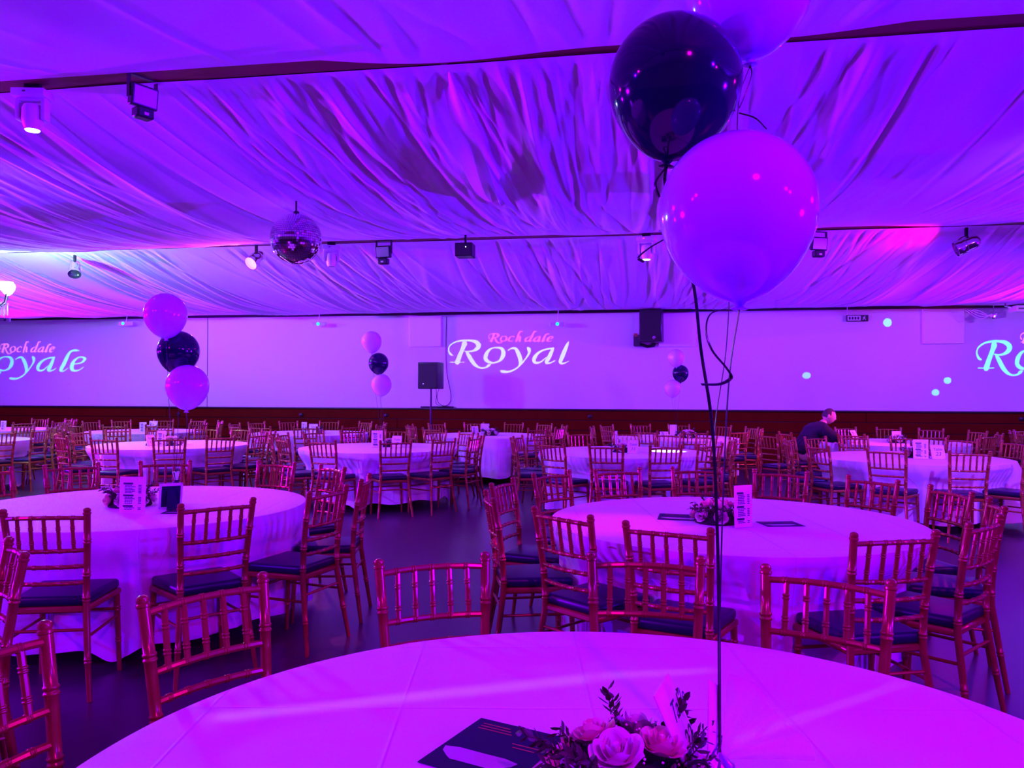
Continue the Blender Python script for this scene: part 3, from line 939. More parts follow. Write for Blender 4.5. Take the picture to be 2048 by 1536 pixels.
def trio(key, spec, depth, base_u, base_v, kinds, which, rw):
    bots = []
    for i, ((u, v), k, pos) in enumerate(zip(spec, kinds, ('topmost', 'middle', 'lowest'))):
        _, b = balloon(u, v - 3 * 5.3 / depth, depth + (.14 if i == 1 else 0), k, (0, .04 * (i - 1)), ('black' if k == 'navyballoon' else 'pale lilac') + ' balloon, %s of the %s' % (pos, which), which)
        bots.append(b)
    bp_ = at(base_u, base_v, depth)
    for i, b in enumerate(bots):
        mid = b.lerp(bp_, .5) + Vector((.02 * (i - 1), .01, 0))
        ribbon('balloon_ribbon', [b, b + Vector((.004, .004, -.08)), mid, bp_], 'thin black ribbon of the ' + which, rw, 'ribbons of the ' + which)
    # weighted foil pouch that anchors the bunch
    t = thing('balloon_weight', 'small dark foil balloon weight of the ' + which, 'weight', (bp_.x, bp_.y, .757))
    h_ = bp_.z - .757
    MB().lathe([(.028, 0), (.032, .015), (.026, max(.03, h_ * .7)), (.008, max(.04, h_ * .85)), (.004, h_ + .01)], 14).obj('pouch', 'black', t)
    MB().lathe([(.010, max(.035, h_ * .8)), (.024, h_ + .02), (.022, h_ + .022)], 12).obj('ruffle', 'chrome', t)
trio('L', [(331, 631), (357, 705), (375, 774)], 5.35, 352, 950, ('pearl', 'navyballoon', 'pearl'), 'balloon bunch on the easel frame table', .003)
trio('M1', [(743, 684), (757, 727), (763, 770)], 10.9, 766, 886, ('pearl', 'navyballoon', 'pearl'), 'mid-size balloon trio near the speaker stand', .003)
trio('FR1', [(1352, 716), (1361, 747), (1345, 777)], 13.5, 1352, 866, ('pearl', 'navyballoon', 'pearl'), 'smallest balloon trio under the mounted speaker', .003)

# ------------------------------------------------------------------ flowers
def petal(rad, h, width, curl, n=6, m_=5):
    vs = []; fs = []
    for j in range(m_):
        t = j / (m_ - 1)
        for i in range(n):
            s = i / (n - 1) - .5
            ww = width * math.sin(PI * (.18 + .72 * t)) ** .7
            a = s * ww
            r = rad * (.35 + .65 * math.sin(PI * .5 * min(1, t * 1.3))) + curl * t ** 3
            z = h * t - curl * .6 * max(0, t - .7) - h * .22 * (2 * s) ** 2 * t
            vs.append((r * math.cos(a), r * math.sin(a), z))
    for j in range(m_ - 1):
        for i in range(n - 1):
            a = j * n + i
            fs.append((a, a + 1, a + n + 1, a + n))
    return vs, fs
LAYERS = [(.30, 1.10, 3, 2.2, .00, .3), (.50, 1.12, 3, 2.3, .00, .0), (.72, 1.06, 4, 2.0, .04, .5), (.92, .95, 4, 2.0, .14, .2), (1.05, .72, 5, 1.5, .24, .9)]
PETM = {}
def rose_parts(col):
    if col in PETM: return PETM[col]
    core = MB().lathe([(.10, .10), (.20, .35), (.19, .75), (.12, .93), (.05, .90), (0, .86)], 10).add(*petal(.16, .95, 2.6, 0)).mesh('rose', col)
    pets = []
    for (r, h, c, w, cu, ph) in LAYERS:
        pets.append((MB().add(*petal(r, h, w, cu)).mesh('petal', col), c, ph))
    joined = MB().lathe([(.10, .10), (.20, .35), (.19, .75), (.12, .93), (.05, .90), (0, .86)], 10)
    for (r, h, c, w, cu, ph) in LAYERS:
        v, f = petal(r, h, w, cu)
        for k in range(c):
            a = 2 * PI * k / c + ph
            joined.add([(x * math.cos(a) - y * math.sin(a), x * math.sin(a) + y * math.cos(a), z) for x, y, z in v], f)
    PETM[col] = (core, pets, joined.mesh('rose', col))
    return PETM[col]
def rose(parent, col, loc, direction, size, detailed):
    core, pets, joined = rose_parts(col)
    q = Vector(direction).to_track_quat('Z', 'Y')
    if not detailed:
        o = link('rose', joined, parent)
    else:
        o = link('rose', core, parent)
        for me, c, ph in pets:
            for k in range(c):
                p_ = link('petal', me, o)
                p_.rotation_euler = (0, 0, 2 * PI * k / c + ph)
    o.location = loc
    o.rotation_mode = 'QUATERNION'
    o.rotation_quaternion = q
    o.scale = (size, size, size)
    return o
def sprig(b, p0, d, L, g, lw=.010):
    d = Vector(d).normalized()
    p0 = Vector(p0)
    side = d.cross(Vector((0, 0, 1)))
    if side.length < .1: side = Vector((1, 0, 0))
    side.normalize()
    pts = [p0 + d * L * t + Vector((0, 0, .15 * L * t * t)) for t in (0, .35, .7, 1)]
    b.tube(pts, .0013, 4)
    n = max(6, int(L / .0065))
    for i in range(n):
        t = .25 + .75 * i / (n - 1)
        p = p0 + d * L * t + Vector((0, 0, .15 * L * t * t))
        s = side if i % 2 else -side
        ang = g.uniform(0, PI)
        up = d.cross(side)
        lv = (d * .7 + s * .8 * math.cos(ang) + up * .8 * math.sin(ang) * (1 if i % 2 else -1)).normalized()
        ln = lw * g.uniform(1.1, 1.9)
        wv = lv.cross(d)
        if wv.length < .05: wv = side.copy()
        wv.normalize()
        nn = lv.cross(wv)
        c = p + lv * ln
        q1 = p + lv * ln * .30; q2 = p + lv * ln * .68
        hw_ = lw * .34
        b.add([p, q1 + wv * hw_ + nn * .001, q2 + wv * hw_ * .9 + nn * .001, c, q2 - wv * hw_ * .9 + nn * .001, q1 - wv * hw_ + nn * .001, q1 - nn * .001, q2 - nn * .001],
              [(0, 1, 6), (1, 2, 7, 6), (2, 3, 7), (3, 4, 7), (4, 5, 6, 7), (5, 0, 6)])
def centrepiece(key, x, y, rot, size, label, detailed=False, seed=1, nros=10):
    g = random.Random(seed)
    t = thing('rose_centrepiece', label, 'flowers', W(x, y, .757), rot)
    MB().lathe([(.10 * size, 0), (.105 * size, .012), (.085 * size, .045 * size), (.03 * size, .06 * size), (0, .062 * size)], 20).obj('base', 'foam', t)
    cols = ['rosew', 'rosew', 'rosep', 'rosew', 'rosep', 'rosew', 'rosep', 'rosew', 'rosew', 'rosep']
    spots = []
    no = nros - 4
    for i in range(no):
        a = 2 * PI * i / no + .3
        spots.append((a, .092 * size, .034 * size, .40 + .15 * (i % 2)))
    for k in range(4):
        spots.append((k * PI / 2 + .9, .046 * size, .072 * size, 1.05 + .1 * k))
    for i, (a, r, z, el) in enumerate(spots):
        d = (math.cos(a) * math.cos(el), math.sin(a) * math.cos(el), math.sin(el))
        rose(t, cols[(i + seed) % len(cols)], (r * math.cos(a), r * math.sin(a), z), d, g.uniform(.026, .031) * size, detailed)
    lf = MB()
    for i in range(34 if detailed else 18):
        a = g.uniform(0, 2 * PI); el = g.uniform(-.05, .8)
        sprig(lf, (.05 * size * math.cos(a), .05 * size * math.sin(a), .03 * size), (math.cos(a) * math.cos(el), math.sin(a) * math.cos(el), math.sin(el)), g.uniform(.06, .095) * size, g, .012 * size)
    for a, el, L_ in ((1.9, 1.15, .085), (3.0, .18, .125), (.55, .65, .10), (1.75, 1.0, .075), (3.2, .30, .11), (.75, .55, .10)):
        a -= rot - TH if detailed else 0
        sprig(lf, (.03 * size * math.cos(a), .03 * size * math.sin(a), .04 * size), (math.cos(a) * math.cos(el), math.sin(a) * math.cos(el), math.sin(el)), L_ * size, g, .013 * size)
    stuff(lf.obj('foliage', 'leaf', t))
    gy = MB()
    for i in range(60 if detailed else 22):
        a = g.uniform(0, 2 * PI); el = g.uniform(.1, 1.4); r = g.uniform(.075, .100) * size
        p = Vector((math.cos(a) * math.cos(el) * r, math.sin(a) * math.cos(el) * r, .03 * size + math.sin(el) * r * .8))
        rr = g.uniform(.0022, .0036) * (1 if detailed else 1.6)
        gy.lathe([(0, -rr), (rr * .8, -rr * .5), (rr, 0), (rr * .7, rr * .6), (0, rr)], 6, Matrix.Translation(p))
    stuff(gy.obj('gypsophila', 'rosew', t))
    return t

centrepiece('N', .215, 1.47, .4, 1.28, 'rose and gypsophila centrepiece with sprigs on the nearest table', True, 3, 12)
centrepiece('R', 1.19, 4.60, .9, 1.25, 'pale rose centrepiece on the table with the tall menu card', False, 4, 11)
centrepiece('L', -2.50, 5.20, .2, 1.30, 'pale rose centrepiece half hidden behind the white menu card', False, 5, 11)
centrepiece('ML', -4.78, 11.15, .2, 1.25, 'pink rose centrepiece on the table behind the easel frame table', False, 6)
centrepiece('M1', -1.69, 11.0, .2, 1.1, 'dark leafy centrepiece between two pale cards', False, 7, 9)
centrepiece('M2', 1.40, 10.1, .2, 1.15, 'cream rose centrepiece beside the bright oval of light', False, 8)
centrepiece('MR', 4.80, 9.40, .2, 1.3, 'pale centrepiece half hidden by the menu card and number 23 frame', False, 9)
centrepiece('FL', -6.82, 14.95, .2, 1.2, 'pale centrepiece on the far table with two upright cards', False, 10)
centrepiece('FM', -3.62, 14.6, .2, 1.2, 'pale centrepiece on the far table with a lilac card', False, 11)
centrepiece('TF', -.38, 14.0, .2, 1.2, 'pale centrepiece on the far table before the speaker pole', False, 12)
centrepiece('FR1', 2.98, 13.4, .2, 1.35, 'pink centrepiece under the smallest balloon trio', False, 13)
centrepiece('FR2', 5.95, 12.25, .2, 1.2, 'pale centrepiece on the table where the man sits', False, 14)

# ------------------------------------------------------------------ cards, frames and leaflets
def print_lines(b, w, h, g, y=-.0022):
    """rows of dashes that read as menu print, with a price column; local x across, z up"""
    z = h * .84
    sect = [6, 5, 2]
    for n in sect:
        b.box((-.36 * w, y - .0004, z - .010 * h / .2), (-.36 * w + g.uniform(.34, .46) * w, y, z))
        z -= .062 * h
        for i in range(n):
            x = -.30 * w; e = x + g.uniform(.26, .42) * w
            while x < e:
                l = g.uniform(.04, .11) * w
                b.box((x, y - .0004, z - .022 * h), (min(x + l, e), y, z))
                x += l + .012 * w
            b.box((.22 * w, y - .0004, z - .022 * h), (.34 * w, y, z))
            z -= .040 * h
        z -= .022 * h
def menu_card(p, rz, w, h, label, lean=.06, seed=1, holder=True):
    t = thing('menu_card', label, 'menu card', p, rz)
    R_ = Matrix.Rotation(-lean, 4, 'X')
    MB().rbox((-w / 2, -.0018, .002), (w / 2, .0018, h), .0015, 1, R_).obj('card', 'paper', t)
    b = MB(); print_lines(b, w, h, random.Random(seed))
    b.v = [tuple(R_ @ Vector(v)) for v in b.v]
    b.obj('printed_lines', 'ink', t, smooth=False)
    if holder:
        MB().rbox((-w / 2, -.018, 0), (w / 2, .055, .004), .0015, 1).obj('foot', 'acrylic', t)
    return t
def text_mesh(txt, size, m, shear=.25):
    cu = bpy.data.curves.new('t', 'FONT')
    cu.body = txt; cu.size = size; cu.shear = shear; cu.align_x = 'CENTER'; cu.extrude = .0002
    o = bpy.data.objects.new('t', cu)
    COL.objects.link(o)
    dg = bpy.context.evaluated_depsgraph_get()
    me = bpy.data.meshes.new_from_object(o.evaluated_get(dg))
    bpy.data.objects.remove(o)
    me.materials.clear(); me.materials.append(M[m])
    return me
def number_frame(p, rz, w, h, num, label, lean=.22, back=False):
    t = thing('number_frame', label, 'frame', p, rz)
    R_ = Matrix.Rotation(-lean, 4, 'X')
    fw = .016
    b = MB()
    b.rbox((-w / 2, -.008, 0), (-w / 2 + fw, .008, h), .003, 1, R_); b.rbox((w / 2 - fw, -.008, 0), (w / 2, .008, h), .003, 1, R_)
    b.rbox((-w / 2, -.008, 0), (w / 2, .008, fw), .003, 1, R_); b.rbox((-w / 2, -.008, h - fw), (w / 2, .008, h), .003, 1, R_)
    b.obj('frame', 'cream', t)
    MB().box((-w / 2 + fw * .7, -.003, fw * .7), (w / 2 - fw * .7, .001, h - fw * .7), R_).obj('card', 'paper', t, smooth=False)
    MB().box((-w / 2 + fw * .7, .002, fw * .7), (w / 2 - fw * .7, .0075, h - fw * .7), R_).obj('backing', 'leafletblue', t, smooth=False)
    # easel strut
    e = MB()
    e.add([(-.022, .008 + .0, h * .72), (.022, .008, h * .72), (.035, .10, .001), (-.035, .10, .001), (-.022, .012, h * .72), (.022, .012, h * .72), (.035, .104, .001), (-.035, .104, .001)],
          [(0, 1, 2, 3), (7, 6, 5, 4), (0, 4, 5, 1), (1, 5, 6, 2), (2, 6, 7, 3), (3, 7, 4, 0)])
    e.v = [(x, y + (math.sin(lean) * h * .72 if z > .01 else 0), z) for x, y, z in e.v]
    e.obj('easel_strut', 'leafletblue', t, smooth=False)
    if num:
        for txt, sz, zf in (('Table', .30 * w, .60), (num, .42 * w, .25)):
            me = text_mesh(txt, sz, 'ink')
            o = link('number_print' if txt == num else 'word_print', me, t)
            o.matrix_local = R_ @ Matrix.Translation((0, -.0036, h * zf)) @ Matrix.Rotation(PI / 2, 4, 'X')
    return t
def leaflet(corner, e1, e2, label):
    """thin glossy leaflet lying on the cloth: corner and two edge vectors in survey coordinates"""
    t = thing('leaflet', label, 'leaflet', W(*corner, .7575), math.atan2(e2[1], e2[0]) + TH)
    w = math.hypot(*e2); h = math.hypot(*e1)
    MB().box((0, -h, 0), (w, 0, .0012)).obj('sheet', 'leafletblue', t, smooth=False)
    pic = []
    n = 14
    for k in range(n):
        a = 2 * PI * k / n
        pic.append((w * .45 + w * .38 * math.cos(a) * (1 + .2 * math.sin(3 * a)), -h * .72 + h * .15 * math.sin(a) * (1 + .3 * math.cos(2 * a)), .0016))
    MB().add(pic, [tuple(range(n))]).obj('picture_print', 'leafletpic', t, smooth=False)
    b = MB()
    for k in range(3):
        b.box((w * .10, -h * (.10 + .05 * k), .0012), (w * (.42 + .04 * k), -h * (.085 + .05 * k), .0016))
    b.box((w * .60, -h * .34, .0012), (w * .92, -h * .325, .0016)); b.box((w * .64, -h * .40, .0012), (w * .88, -h * .385, .0016))
    b.obj('text_print', 'orange', t, smooth=False)
    return t
def tent(p_top_a, p_top_b, p_bot_b, p_bot_a, label, txts):
    """thin leaning card given by its four corners in survey coordinates"""
    A, B, C, D = [W(*q) for q in (p_top_a, p_top_b, p_bot_b, p_bot_a)]
    base_ = (C + D) / 2
    t = thing('table_card', label, 'card', base_)
    n = (B - A).cross(D - A).normalized()
    A, B, C, D = [q - base_ for q in (A, B, C, D)]
    k = n * .0012
    MB().add([A + k, B + k, C + k, D + k, A - k, B - k, C - k, D - k], [(0, 1, 2, 3), (7, 6, 5, 4), (0, 4, 5, 1), (1, 5, 6, 2), (2, 6, 7, 3), (3, 7, 4, 0)]).obj('card', 'paper', t, smooth=False)
    ux = (B - A).normalized(); w = (B - A).length
    uz = ((A - D) - ux * (A - D).dot(ux)).normalized()
    nn = ux.cross(uz)
    toward = (Vector((0, 0, EYE)) - base_)
    if nn.dot(toward) < 0:
        ux = -ux; nn = -nn
        org = C
    else: org = D
    h = (A - D).length
    for txt, sz, zf in txts:
        me = text_mesh(txt, sz * w, 'ink')
        o = link('word_print' if txt == 'Table' else 'number_print', me, t)
        R_ = Matrix((ux, uz, nn)).transposed().to_4x4()
        o.matrix_local = Matrix.Translation(org + ux * w * .5 + uz * h * zf + nn * .0018) @ R_
    return t

# nearest table
leaflet((-.068, 1.82), (-.12, -.216), (.185, -.103), 'navy leaflet with a pale picture lying by the nearest roses')
tent((.257, 1.434, .955), (.306, 1.555, .955), (.392, 1.585, .758), (.343, 1.464, .758), 'white card reading Table leaning beside the nearest roses', [('Table', .42, .60), ('22', .46, .28)])
tent((.372, 1.50, .962), (.405, 1.555, .930), (.402, 1.555, .758), (.365, 1.48, .758), 'narrow white card standing by the balloon weight on the nearest table', [('22', .6, .38)])
def weight_near():
    t = thing('balloon_weight', 'chrome balloon weight wrapped in sheer tulle on the nearest table', 'weight', (base.x, base.y, .757))
    MB().lathe([(.030, 0), (.034, .010), (.028, .03), (.010, .042), (.004, .05)], 20).obj('pouch', 'chrome', t)
    vs = []; fs = []
    n, m_ = 40, 9
    for j in range(m_):
        r = .010 + .150 * (j / (m_ - 1))
        for i in range(n):
            a = .06 + 1.42 * i / (n - 1)
            rr = r * (1 + .10 * math.sin(5 * a + 1))
            vs.append((rr * math.cos(a), .012 * math.sin(16 * a + j * .3) * j / m_, .035 + rr * math.sin(a) * .95))
    for j in range(m_ - 1):
        for i in range(n - 1):
            a = j * n + i
            fs.append((a, a + 1, a + n + 1, a + n))
    MB().add(vs, fs).obj('tulle_fan', 'tulle', t)
    # chrome ring clip in front of the cards
    k = thing('ring_clip', 'shiny black and chrome ring clip among the nearest roses', 'clip', W(.331, 1.40, .757))
    MB().tube([(0, 0, 0), (0, 0, .055), (0, -.002, .075)], [.010, .010, .006], 12).obj('stem', 'chrome', k)
    MB().tube([(.016 * math.cos(a), -.003, .088 + .011 * math.sin(a)) for a in [2 * PI * i / 20 for i in range(21)]], .0038, 8).obj('ring', 'black', k)
    MB().lathe([(0, -.012), (.009, -.008), (.012, 0), (.009, .008), (0, .012)], 14, Matrix.Translation((0, -.006, .070))).obj('ball', 'chrome', k)
weight_near()
# table R
menu_card(Vector((at(1487, 1056, 4.42).x, at(1487, 1056, 4.42).y, .757)), TH + .42, .125, .235, 'tall white menu card standing before the pale roses', .02, 3)
leaflet((.92, 4.93), (-.10, -.22), (.32, -.08), 'navy leaflet lying beside the pale roses of the tall menu card')
leaflet((1.42, 4.62), (-.06, -.16), (.22, .02), 'small dark leaflet behind the tall menu card')
# table L
q = at(264, 1022, 4.86); menu_card(Vector((q.x, q.y, .757)), TH - .10, .168, .225, 'white menu card with rounded corners in front of the pale roses', .05, 4, False)
q = at(340, 1004, 5.10); number_frame(Vector((q.x, q.y, .757)), TH + PI + .55, .14, .17, '16', 'white easel frame showing its navy back and strut', .30)
leaflet((-2.16, 5.02), (-.05, -.15), (.22, .01), 'pale-edged leaflet lying below the easel frame')
# middle tables
def stand(fn, u, depth, *a, **k):
    q_ = at(u, 900, depth)
    return fn(Vector((q_.x, q_.y, .757)), *a, **k)
stand(menu_card, 322, 10.9, TH + .1, .115, .215, 'upright white card on the pink rose table', .05, 6)
stand(number_frame, 303, 11.0, TH + .9, .12, .16, '17', 'thin white easel frame on the pink rose table seen edge-on', .3)
stand(menu_card, 754, 10.75, TH + .1, .15, .235, 'tall white card under the mid-size balloon trio', .05, 7)
stand(number_frame, 792, 10.75, TH - .15, .135, .17, '12', 'white frame beside the dark leafy centrepiece', .35)
stand(menu_card, 1233, 10.5, TH + 1.2, .12, .25, 'upright white card seen edge-on beside the cream roses', .02, 8)
stand(number_frame, 1266, 9.8, TH - .05, .135, .17, '11', 'white frame with number 11 beside the cream roses', .1)
stand(menu_card, 1842, 9.15, TH - .05, .172, .225, 'white menu card beside the number 23 frame', .04, 9)
stand(number_frame, 1878, 9.10, TH - .1, .15, .175, '23', 'white leaning frame with number 23', .38)
# far tables
stand(menu_card, 286, 14.7, TH + .5, .12, .20, 'leaning pale card on the far table under the emergency light', .35, 10)
stand(number_frame, 306, 15.3, TH, .155, .19, '', 'white upright frame behind pale flowers on the table under the emergency light', .1)
stand(menu_card, 608, 14.75, TH, .10, .20, 'narrow lilac card on the far table below the plain wall', .05, 11)
stand(number_frame, 626, 14.4, TH, .16, .18, '14', 'small white frame on the far table below the plain wall', .15)
stand(menu_card, 951, 14.0, TH + .3, .12, .17, 'small leaning card on the table before the speaker pole', .35, 12)
stand(number_frame, 970, 14.2, TH, .15, .20, '', 'white upright frame before the speaker pole', .1)
stand(menu_card, 1329, 13.3, TH, .14, .12, 'small leaning card under the smallest balloon trio', .45, 13)
stand(number_frame, 1347, 13.7, TH, .12, .21, '', 'white upright frame under the smallest balloon trio', .08)
stand(number_frame, 1794, 12.2, TH, .14, .18, '21', 'white upright frame on the table where the man sits', .12)
stand(menu_card, 1716, 12.3, TH + .55, .13, .21, 'white card leaning in front of the man in black', .5, 14)
stand(menu_card, 6, 15.2, TH, .11, .19, 'narrow lilac card on the table under the projected Royale', .05, 15)

# ------------------------------------------------------------------ lights and gear under the ceiling
def moving_head(p, label, lit, scale=1.0, rz=0.0, energy=0, col=(1, 1, 1), target=None, angle=20, display='ledoff'):
    """white moving-head spot; p is the point on the beam underside it hangs from"""
    t = thing('moving_head_light', label, 'stage light', p, rz)
    s = scale
    MB().box((-.05 * s, -.02 * s, -.05 * s), (.05 * s, .02 * s, 0)).obj('clamp', 'blackm', t, smooth=False)
    MB().rbox((-.11 * s, -.075 * s, -.10 * s), (.11 * s, .075 * s, -.045 * s), .01 * s, 2).obj('base', 'white', t)
    yk = MB()
    yk.rbox((-.095 * s, -.035 * s, -.125 * s), (.095 * s, .035 * s, -.098 * s), .008 * s, 2)
    for k in (-1, 1):
        yk.rbox((k * .085 * s - .014 * s, -.04 * s, -.25 * s), (k * .085 * s + .014 * s, .04 * s, -.105 * s), .01 * s, 2)
    yk.obj('yoke', 'white', t)
    hd = MB().lathe([(.030 * s, -.135 * s), (.055 * s, -.145 * s), (.066 * s, -.17 * s), (.068 * s, -.24 * s), (.058 * s, -.285 * s), (.050 * s, -.30 * s), (.050 * s, -.312 * s)][::-1], 20).obj('head', 'white', t)
    MB().lathe([(.043 * s, -.313 * s), (.043 * s, -.318 * s), (0, -.320 * s)][::-1], 18).obj('lens', 'lenswhite' if lit else 'lensoff', t)
    MB().box((-.03 * s, -.077 * s, -.075 * s), (-.01 * s, -.074 * s, -.065 * s)).obj('display', display, t, smooth=False)
    if energy:
        q = Vector(p) + Vector((0, 0, -.34 * s))
        lamp('moving_head_beam', 'SPOT', q, energy, col, target=target, angle=angle, blend=.25, size=.02)
    return t
def flood(p, label, yaw, scale=1.0):
    """black LED floodlight on a bracket with a small driver box under it"""
    t = thing('flood_light', label, 'floodlight', p, yaw)
    s = scale
    br = MB()
    for k in (-1, 1):
        br.box((k * .088 * s - .004 * s, -.015 * s, -.14 * s), (k * .088 * s + .004 * s, .015 * s, 0))
    br.box((-.092 * s, -.015 * s, -.006 * s), (.092 * s, .015 * s, 0)).obj('bracket', 'blackm', t, smooth=False)
    R_ = Matrix.Translation((0, 0, -.12 * s)) @ Matrix.Rotation(.12, 4, 'X')
    bd = MB().rbox((-.085 * s, -.035 * s, -.065 * s), (.085 * s, .012 * s, .065 * s), .006 * s, 1, R_)
    for k in range(7):
        bd.box((-.07 * s + .022 * s * k, .01 * s, -.05 * s), (-.064 * s + .022 * s * k, .035 * s, .05 * s), R_)
    bd.obj('body', 'black', t)
    MB().box((-.072 * s, -.0375 * s, -.052 * s), (.072 * s, -.034 * s, .052 * s), R_).obj('glass', 'glassp', t, smooth=False)
    MB().rbox((-.055 * s, -.045 * s, -.255 * s), (.055 * s, .03 * s, -.19 * s), .01 * s, 1).obj('driver_box', 'black', t)
    MB().box((-.014 * s, -.048 * s, -.238 * s), (.014 * s, -.044 * s, -.222 * s)).obj('badge', 'white', t, smooth=False)
    return t
M['glassp'] = mat('frosted_lamp_glass', (.55, .55, .60), .25, spec=.6)
def par(p, label, aim, lit=None, scale=1.0, energy=0, col=(1, .3, .6), angle=40):
    t = thing('par_can', label, 'par light', p)
    s = scale
    MB().box((-.012 * s, -.012 * s, -.05 * s), (.012 * s, .012 * s, .10 * s)).obj('hanger', 'blackm', t, smooth=False)
    q = Vector(aim).normalized()
    R_ = Matrix.Translation((0, 0, -.12 * s)) @ q.to_track_quat('Z', 'Y').to_matrix().to_4x4()
    MB().lathe([(.035 * s, -.11 * s), (.055 * s, -.09 * s), (.062 * s, -.05 * s), (.062 * s, .005 * s), (.067 * s, .010 * s), (.067 * s, .045 * s), (.070 * s, .05 * s), (.070 * s, .09 * s), (.066 * s, .09 * s), (.064 * s, .055 * s)], 24, R_).obj('can', 'chrome', t)
    MB().lathe([(.066 * s, .056 * s), (.05 * s, .062 * s), (0, .066 * s)], 24, R_).obj('lens', lit or 'lensoff', t)
    yk = []
    for a in [PI * i / 14 for i in range(15)]:
        yk.append(Vector((.078 * s * math.cos(a), 0, .075 * s * math.sin(a) - .12 * s)))
    MB().tube(yk, .006 * s, 6).obj('yoke', 'chrome', t)
    if energy:
        st = Vector(p) + Vector((0, 0, -.12 * s)) + q * .10 * s
        lamp('par_beam', 'SPOT', st, energy, col, target=st + q, angle=angle, blend=.8, size=.03)
    return t
def beam_pt(u, v, ybeam, dz=0.0):
    """point under a beam seen at image column u"""
    a = at(u, v, 10.0); o = Vector((0, 0, EYE)); d = a - o
    k = ybeam / d.y
    q = o + d * k
    return Vector((q.x, ybeam, ZB + dz))
pm = beam_pt(66, 160, BEAMS[1])
moving_head(pm, 'white moving-head light with lit lens hanging from the nearest beam', True, 1.05, .2, 260, (.8, .95, 1), W(-4.0, 8.0, 0), 8)
pf = beam_pt(285, 160, BEAMS[1])
flood(pf, 'black floodlight on the nearest beam beside the lit moving head', 1.15, 1.15)
pm2 = beam_pt(663, 480, BEAMS[2]); moving_head(pm2, 'white moving-head light beside the mirror ball', False, 1.15, .3)
pm3 = beam_pt(1293, 462, BEAMS[2]); moving_head(pm3, 'white moving-head light with a lit lens above the bright oval of light', True, 1.15, -.2, 800, (.75, 1, .9), W(2.02, 10.3, .75), 11, 'ledred')
flood(beam_pt(768, 480, BEAMS[2]), 'black floodlight on the far beam next to the dark moving head', -.15, 1.35)
flood(beam_pt(1638, 462, BEAMS[2], -.03) + Vector((0, .06, 0)), 'black floodlight on the far beam behind the lowest large balloon', .35, 1.35)
pq = beam_pt(130, 490, BEAMS[2]) + Vector((0, .22, -.10))
par(pq, 'chrome par can on the far beam near the chandelier', W(-5.85, 10.4, .75) - pq, None, 1.35, 420, (1, .01, .04), 20)
par(beam_pt(516, 487, BEAMS[2], -.06) + Vector((0, -.05, 0)), 'par can with a glowing pink lens beside the mirror ball', (-.25, -.75, -.55), 'lenspink', 1.45, 260, (1, .05, .45), 170)
pp = beam_pt(1942, 460, BEAMS[2]) + Vector((0, .15, -.06))
par(pp, 'chrome par can on the far beam above the wall panel', (-.8, .1, -.35), None, 1.5, 110, (1, 0, .45), 165)
lamp('red_par_right_offscreen', 'SPOT', W(9.6, 12.6, 3.0), 150, (1, .02, .18), target=W(7.0, 14.5, 3.5), angle=110, blend=1, size=.04)
# red and pink par beams falling on chairs and cloths
lamp('beam_par_right_offscreen', 'SPOT', Vector((3.6, 5.2, 3.45)), 700, (1, .01, .12), target=W(.47, 4.55, .757), angle=12, blend=.8, size=.02)
lamp('beam_par_right_offscreen', 'SPOT', Vector((7.2, 11.1, 3.40)), 1100, (1, .05, .35), target=W(4.95, 12.1, .85), angle=24, blend=.8, size=.02)
lamp('beam_par_right_offscreen', 'SPOT', Vector((6.2, 11.0, 3.45)), 420, (1, .03, .02), target=W(4.0, 12.6, .6), angle=18, blend=.8, size=.02)

# mirror ball
def mirror_ball():
    c = at(592, 478, 7.9)
    r = .252
    t = thing('mirror_ball', 'mirror ball hanging on a short rod from the drape', 'mirror ball', c)
    MB().lathe([(0, -r * .985)] + [(r * .985 * math.sin(PI * i / 24), -r * .985 * math.cos(PI * i / 24)) for i in range(1, 24)] + [(0, r * .985)], 48).obj('ball', 'blackm', t)
    b = MB()
    rows = 34
    for i in range(rows):
        p0 = -PI / 2 + PI * (i + .06) / rows; p1 = -PI / 2 + PI * (i + .94) / rows
        n = max(6, int(2 * rows * math.cos((p0 + p1) / 2)))
        for k in range(n):
            a0 = 2 * PI * (k + .05) / n; a1 = 2 * PI * (k + .95) / n
            q = [Vector((r * math.cos(p) * math.cos(a), r * math.cos(p) * math.sin(a), r * math.sin(p))) for p, a in ((p0, a0), (p0, a1), (p1, a1), (p1, a0))]
            b.add(q, [(0, 1, 2, 3)])
    stuff(b.obj('mirror_tiles', 'mirror', t, smooth=False))
    MB().lathe([(.03, r - .01), (.03, r + .02), (.012, r + .03)], 12).obj('cap', 'blackm', t)
    MB().tube([(0, 0, r), (0, 0, r + .17)], .010, 8).obj('rod', 'blackm', t)
mirror_ball()

